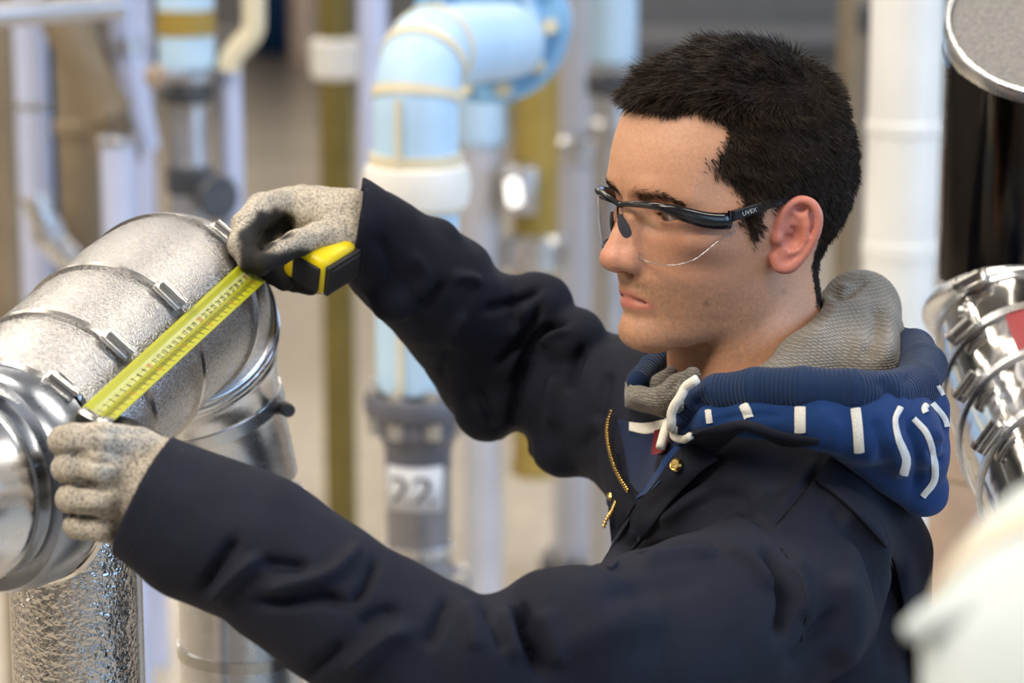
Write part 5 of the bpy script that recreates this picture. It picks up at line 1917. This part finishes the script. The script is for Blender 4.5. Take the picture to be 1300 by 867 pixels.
def face_panel(name, face, u0, u1, v0, v1, mat, depth=.0016):
    """proud rubber panel on a case face: face 'l' lies across ax_a, 'r' across ax_b"""
    n = -ax_b if face == 'l' else -ax_a
    d = ax_a if face == 'l' else ax_b
    Ls = La if face == 'l' else Lb
    o = corner + n * .0006
    # corner is where both faces meet; v measured in case heights from the middle
    c = o + d * Ls * (u0 + u1) / 2 + up_t * Lc * (v0 + v1) / 2
    mb = MB(); mb.box(c, Ls * (u1 - u0), depth * 2, Lc * (v1 - v0), np.stack([d, n, up_t], 1))
    return mb.build(name, mat, tape, smooth=True, bevel=.0014, sharp=0)


face_panel('label_panel', 'l', .10, .72, -.38, .30, M['rubber'])
face_panel('grip', 'r', .06, 1.0, -.46, .36, M['rubber'], .0025)
face_panel('grip', 'r', .10, .96, -.40, .26, M['rubber'], .0035)

# blade, concave, from the pinch down to the hook
b0, b1 = W(322, 345, 2.036), W(124, 526, 1.752)
wv0 = (W(328, 353, 2.036) - W(306, 336, 2.036)); wv1 = (W(146, 534, 1.752) - W(103, 518, 1.752))
NB = 40
def blade_pt(s, t, lift=0.0):
    """s 0 at the hook .. 1 at the case; t -.5 upper edge .. .5 lower edge"""
    c = b1 * (1 - s) + b0 * s
    w = wv1 * (1 - s) + wv0 * s
    wl = np.linalg.norm(w); wd = w / wl
    ln = (b0 - b1) / np.linalg.norm(b0 - b1)
    n = np.cross(wd, ln); n /= np.linalg.norm(n)
    if n @ (CAMP - c) < 0: n = -n
    return c + wd * t * .0245 + n * ((4 * t * t) * .0028 - .0028 + lift)


ts5 = np.linspace(-.5, .5, 9)
G = np.array([[blade_pt(s, t) for t in ts5] for s in np.linspace(0, 1, NB)])
mb = MB(); mb.grid(G); o = mb.build('blade', M['blade'], tape, fix=False, sharp=0)
so = o.modifiers.new('thick', 'SOLIDIFY'); so.thickness = .0003
blade = o
G = np.array([[blade_pt(s, t, .0003) for t in (-.26, -.12, .02)] for s in np.linspace(.012, 1, NB)])
mb = MB(); mb.grid(G); mb.build('pale_band', M['bladepale'], blade, fix=False, sharp=0)
BL = np.linalg.norm(b0 - b1)
mb_b, mb_r = MB(), MB()
k = 1
while k * .002 < BL - .004:
    s = k * .002 / BL; L_ = .30 if k % 5 == 0 else .16
    tgt = mb_r if k % 25 == 0 else mb_b
    e = .00030 / BL if k % 5 else .0004 / BL
    tgt.add([blade_pt(s - e, .10, .0005), blade_pt(s + e, .10, .0005), blade_pt(s + e, .10 + L_, .0005), blade_pt(s - e, .10 + L_, .0005)], [(0, 1, 2, 3)])
    k += 1
for dl, dr in ((.055, .062),):
    n_ = 30
    for i in range(n_):
        s0, s1 = .02 + .98 * i / n_, .02 + .98 * (i + 1) / n_
        mb_b.add([blade_pt(s0, dl, .0005), blade_pt(s1, dl, .0005), blade_pt(s1, dr, .0005), blade_pt(s0, dr, .0005)], [(0, 1, 2, 3)])
for cm in range(1, int(BL * 100)):
    V, F = text_mesh(str(cm), 1.0)
    h = V[:, 1].max(); sc = .0043 / h
    x = (V[:, 0] - V[:, 0].mean()) * sc * 1.0; y = V[:, 1] * sc
    P = [blade_pt((cm * .01 + xx) / BL, .02 - yy / .0245, .0006) for xx, yy in zip(x, y)]
    (mb_r if cm % 10 == 0 else mb_b).V.append(np.array(P))
    tgt = mb_r if cm % 10 == 0 else mb_b
    for f in F:
        for q in range(1, len(f) - 1) if len(f) <= 4 else []:
            tgt.F3.append([f[0] + tgt.n, f[q] + tgt.n, f[q + 1] + tgt.n])
        if len(f) > 4:
            from mathutils.geometry import tessellate_polygon
            for tr in tessellate_polygon([[Vector((V[i][0], V[i][1], 0)) for i in f]]):
                tgt.F3.append([f[i] + tgt.n for i in tr])
    tgt.n += len(P)
o = mb_b.build('black_markings', M['ink'], blade, fix=False, sharp=0, smooth=False); o['kind'] = 'stuff'
o = mb_r.build('red_markings', M['redprint'], blade, fix=False, sharp=0, smooth=False); o['kind'] = 'stuff'
mb = MB()
G = np.array([[blade_pt(s, t, .0006) for t in (-.47, 0, .47)] for s in (.012, -.02)])
mb.grid(G); o = mb.build('end_hook', M['band'], blade, fix=False, sharp=0); so = o.modifiers.new('thick', 'SOLIDIFY'); so.thickness = .001

# ================================================================== safety glasses
M['frame'] = plain('black_glossy_frame', (.010, .009, .011), .16, vary=.2, spec=.6)
M['temple'] = plain('black_matt_temple', (.014, .013, .015), .35, vary=.2)
M['pad'] = plain('dark_grey_soft_pad', (.05, .052, .07), .4, vary=.2)
M['print'] = plain('pale_grey_print', (.55, .55, .56), .5)


def lens_mat():
    m, nt, b = new_mat('clear_lens')
    out = nt.nodes['Material Output']
    tr = nt.nodes.new('ShaderNodeBsdfTransparent'); tr.inputs['Color'].default_value = (.945, .925, .925, 1)
    gl = nt.nodes.new('ShaderNodeBsdfGlossy'); gl.inputs['Roughness'].default_value = .03
    fr = nt.nodes.new('ShaderNodeFresnel'); geo = nt.nodes.new('ShaderNodeNewGeometry'); mi = nt.nodes.new('ShaderNodeMapRange'); mi.inputs[3].default_value = 1.5; mi.inputs[4].default_value = 1 / 1.5; nt.links.new(geo.outputs['Backfacing'], mi.inputs[0]); nt.links.new(mi.outputs[0], fr.inputs['IOR'])
    mx = nt.nodes.new('ShaderNodeMixShader')
    nt.links.new(fr.outputs[0], mx.inputs[0]); nt.links.new(tr.outputs[0], mx.inputs[1]); nt.links.new(gl.outputs[0], mx.inputs[2])
    nt.links.new(mx.outputs[0], out.inputs['Surface'])
    nt.nodes.remove(b)
    m2, nt2, b2 = new_mat('clear_lens_edge')
    b2.inputs['Base Color'].default_value = (.62, .58, .58, 1); b2.inputs['Roughness'].default_value = .12
    b2.inputs['Transmission Weight'].default_value = .75; b2.inputs['IOR'].default_value = 1.45
    return m, m2


M['lens'], M['lensedge'] = lens_mat()
FL = np.array([0, .02, .04, .05, .058, .064, .069, .0715, .073])
FFv = np.array([.1055, .1045, .1010, .0965, .0880, .0760, .0620, .0510, .044])
_lu = np.linspace(0, .073, 300)
_kk = np.exp(-np.linspace(-2, 2, 25) ** 2); _kk /= _kk.sum()
_ff = np.interp(_lu, FL, FFv)
_ff = np.convolve(np.pad(_ff, 12, 'reflect', reflect_type='odd'), _kk, 'valid')
fs = lambda L: np.interp(np.abs(L), _lu, _ff)


def lens_pt(px, py, back=0.0):
    """point of the near half of the lens shell seen at a photo pixel: head frame"""
    lo, hi = -.03, .0735
    best, bl = 9, 0
    for L in np.linspace(lo, hi, 260):
        q = on_ray(px, py, L)
        e = abs(q[0] - (fs(L) - back))
        if e < best: best, bl = e, L
    q = on_ray(px, py, bl)
    return np.array([fs(bl) - back, bl, q[2]])


top = [lens_pt(*p) for p in ((786, 258), (800, 257.5), (820, 258), (835, 260), (853, 263.5), (875, 269), (895, 274), (912, 276))]
bot = [lens_pt(*p, .004) for p in ((789, 276), (793, 296), (800, 315), (811, 327), (824, 333), (852, 337.5), (882, 332), (902, 318), (914, 296))]
top = np.array(top); bot = np.array(bot)
top[0, 1] = 0; top[0, 0] = fs(0)
ltop = np.interp
LU = np.linspace(.0035, .0715, 44)


def curve_u(pts, L):
    o_ = np.argsort(pts[:, 1]); return np.interp(L, pts[o_, 1], pts[o_, 2])


ut = curve_u(top, LU)
ub = curve_u(bot, LU)
ub = np.minimum(ub, ut - .0015)
for _ in range(6): ub[1:-1] = (ub[:-2] + 2 * ub[1:-1] + ub[2:]) / 4
gl_root = thing('safety_glasses', h2w([[fs(0), 0, top[0, 2]]])[0], 'clear safety glasses with black brow bar worn by the man', 'glasses')
for s in (1, -1):
    G = np.zeros((len(LU), 12, 3))
    for i, L in enumerate(LU):
        for j, v in enumerate(np.linspace(0, 1, 12)):
            u = ut[i] * (1 - v) + ub[i] * v
            G[i, j] = (fs(L) - .004 * v - .0015 * math.sin(math.pi * v) * -1, s * L, u)
    mb = MB(); mb.grid(h2w((G if s == 1 else G[::-1]).reshape(-1, 3)).reshape(G.shape))
    o = mb.build('lens', M['lens'], gl_root, fix=False, sharp=0)
    n_out = sum((p.normal for p in o.data.polygons), Vector()) @ Vector(HF)
    if n_out < 0: o.data.flip_normals()
    edge = np.vstack([G[0, :, :], G[:, -1, :], G[-1, ::-1, :]])
    mb = MB(); mb.tube(h2w(resample(edge, 90)), .00055 if s == 1 else .0008, 8); mb.build('lens_edge', M['lensedge'] if s == 1 else M['frame'], o)
    bar = np.stack([fs(LU) + .0006, s * LU, ut + .0006], 1)
    bar = np.vstack([[[fs(0) + .0006, 0, top[0, 2] + .0002]], bar])
    # brow bar: flat-sided, deeper towards the hinge
    rows = []
    for i in range(len(bar)):
        w = i / (len(bar) - 1)
        hgt = .0022 + .0012 * w + .0030 * smoothstep((w - .60) / .3)
        dep = .0022 + .0006 * w
        t_ = bar[min(i + 1, len(bar) - 1)] - bar[max(i - 1, 0)]; t_ /= np.linalg.norm(t_)
        n_ = np.cross(t_, [0, 0, 1.0]) * (s); n_ /= np.linalg.norm(n_)
        c_ = bar[i] - np.array([0, 0, hgt * .55])
        rows.append([c_ + n_ * dep * math.cos(q) + np.array([0, 0, 1]) * hgt * math.sin(q) for q in np.linspace(0, 2 * math.pi, 14, endpoint=False)])
    rows = np.array(rows)
    mb = MB(); mb.grid(h2w(rows.reshape(-1, 3)).reshape(rows.shape), closed_v=True)
    mb.add(h2w([bar[-1] - [.002, 0, .003]]), []); kk = mb.n - 1; b_ = (len(bar) - 1) * 14
    for j in range(14): mb.F3.append([kk, b_ + j, b_ + (j + 1) % 14])
    mb.build('brow_bar', M['frame'], gl_root, sharp=0)
    # temple arm
    hq = np.array([.0500, .0728, on_ray(916, 275, .0728)[2]])
    eq = np.array([on_ray(985, 256, .0785)[0], .0785, on_ray(985, 256, .0785)[2]])
    e2 = eq + np.array([-.014, .0005, .0012]); e3 = e2 + np.array([-.018, -.002, -.009]); e4 = e3 + np.array([-.012, -.003, -.016])
    tp = smooth_path(np.array([hq + [.004, -.0004, -.0002], hq, hq * .5 + eq * .5 + [0, .0010, 0], eq, e2, e3, e4]), 48)
    rows = []
    for i in range(len(tp)):
        w = i / (len(tp) - 1)
        t_ = tp[min(i + 1, len(tp) - 1)] - tp[max(i - 1, 0)]; t_ /= np.linalg.norm(t_)
        out = np.array([0, 1.0, 0]); out -= t_ * (out @ t_); out /= np.linalg.norm(out)
        upq = np.cross(out, t_); upq = upq if upq[2] > 0 else -upq
        hh = .0042 - .0012 * w; oo = .0016
        rows.append([tp[i] + out * oo * a + upq * hh * b for a, b in ((-1, -.8), (-.6, -1), (.6, -1), (1, -.8), (1, .8), (.6, 1), (-.6, 1), (-1, .8))])
    rows = np.array(rows) * np.array([1, s, 1])
    mb = MB(); mb.grid(h2w(rows.reshape(-1, 3)).reshape(rows.shape), closed_v=True)
    te = mb.build('temple_arm', M['temple'], gl_root, sharp=30)
    mb = MB(); mb.tube(h2w(np.array([hq + [.0012, .0012, .0040], hq + [.0012, .0012, -.0040]]) * [1, s, 1]), .0013, 8); mb.build('hinge', M['frame'], te)
    if s == 1:
        V, F = text_mesh('UVEX', 1.0)
        dv = eq - hq; dv /= np.linalg.norm(dv)
        upv = np.array([0, 0, 1.0]) - dv * dv[2]; upv /= np.linalg.norm(upv)
        sc = .0031 / V[:, 1].max()
        org = hq + dv * .0055 + np.array([0, .0026, 0]) - upv * .0016
        P = [org + dv * v[0] * sc * 1.05 + upv * v[1] * sc + np.array([0, .0004, 0]) for v in V]
        me = bpy.data.meshes.new('printed_name'); me.from_pydata([tuple(p) for p in h2w(P)], [], F)
        link_mesh('printed_name', me, M['print'], te)
    # nose pad
    pl = np.array([on_ray(787, 272, .0060), on_ray(791, 291, .0095), on_ray(804, 313, .0130)])
    G = []
    for i, t_ in enumerate(np.linspace(0, 1, 14)):
        ctr = (1 - t_) ** 2 * pl[0] + 2 * t_ * (1 - t_) * pl[1] + t_ * t_ * pl[2]
        w_ = .0046 * math.sin(math.pi * min(max(t_, .05), .97)) ** .6
        G.append([ctr + w_ * math.cos(q) * np.array([-.7, .7, .1]) + .0014 * math.sin(q) * np.array([.7, .7, 0]) for q in np.linspace(0, 2 * math.pi, 14, endpoint=False)])
    G = np.array(G) * np.array([1, s, 1])
    mb = MB(); mb.grid(h2w(G.reshape(-1, 3)).reshape(G.shape), closed_v=True); mb.build('nose_pad', M['pad'], gl_root, sharp=0)
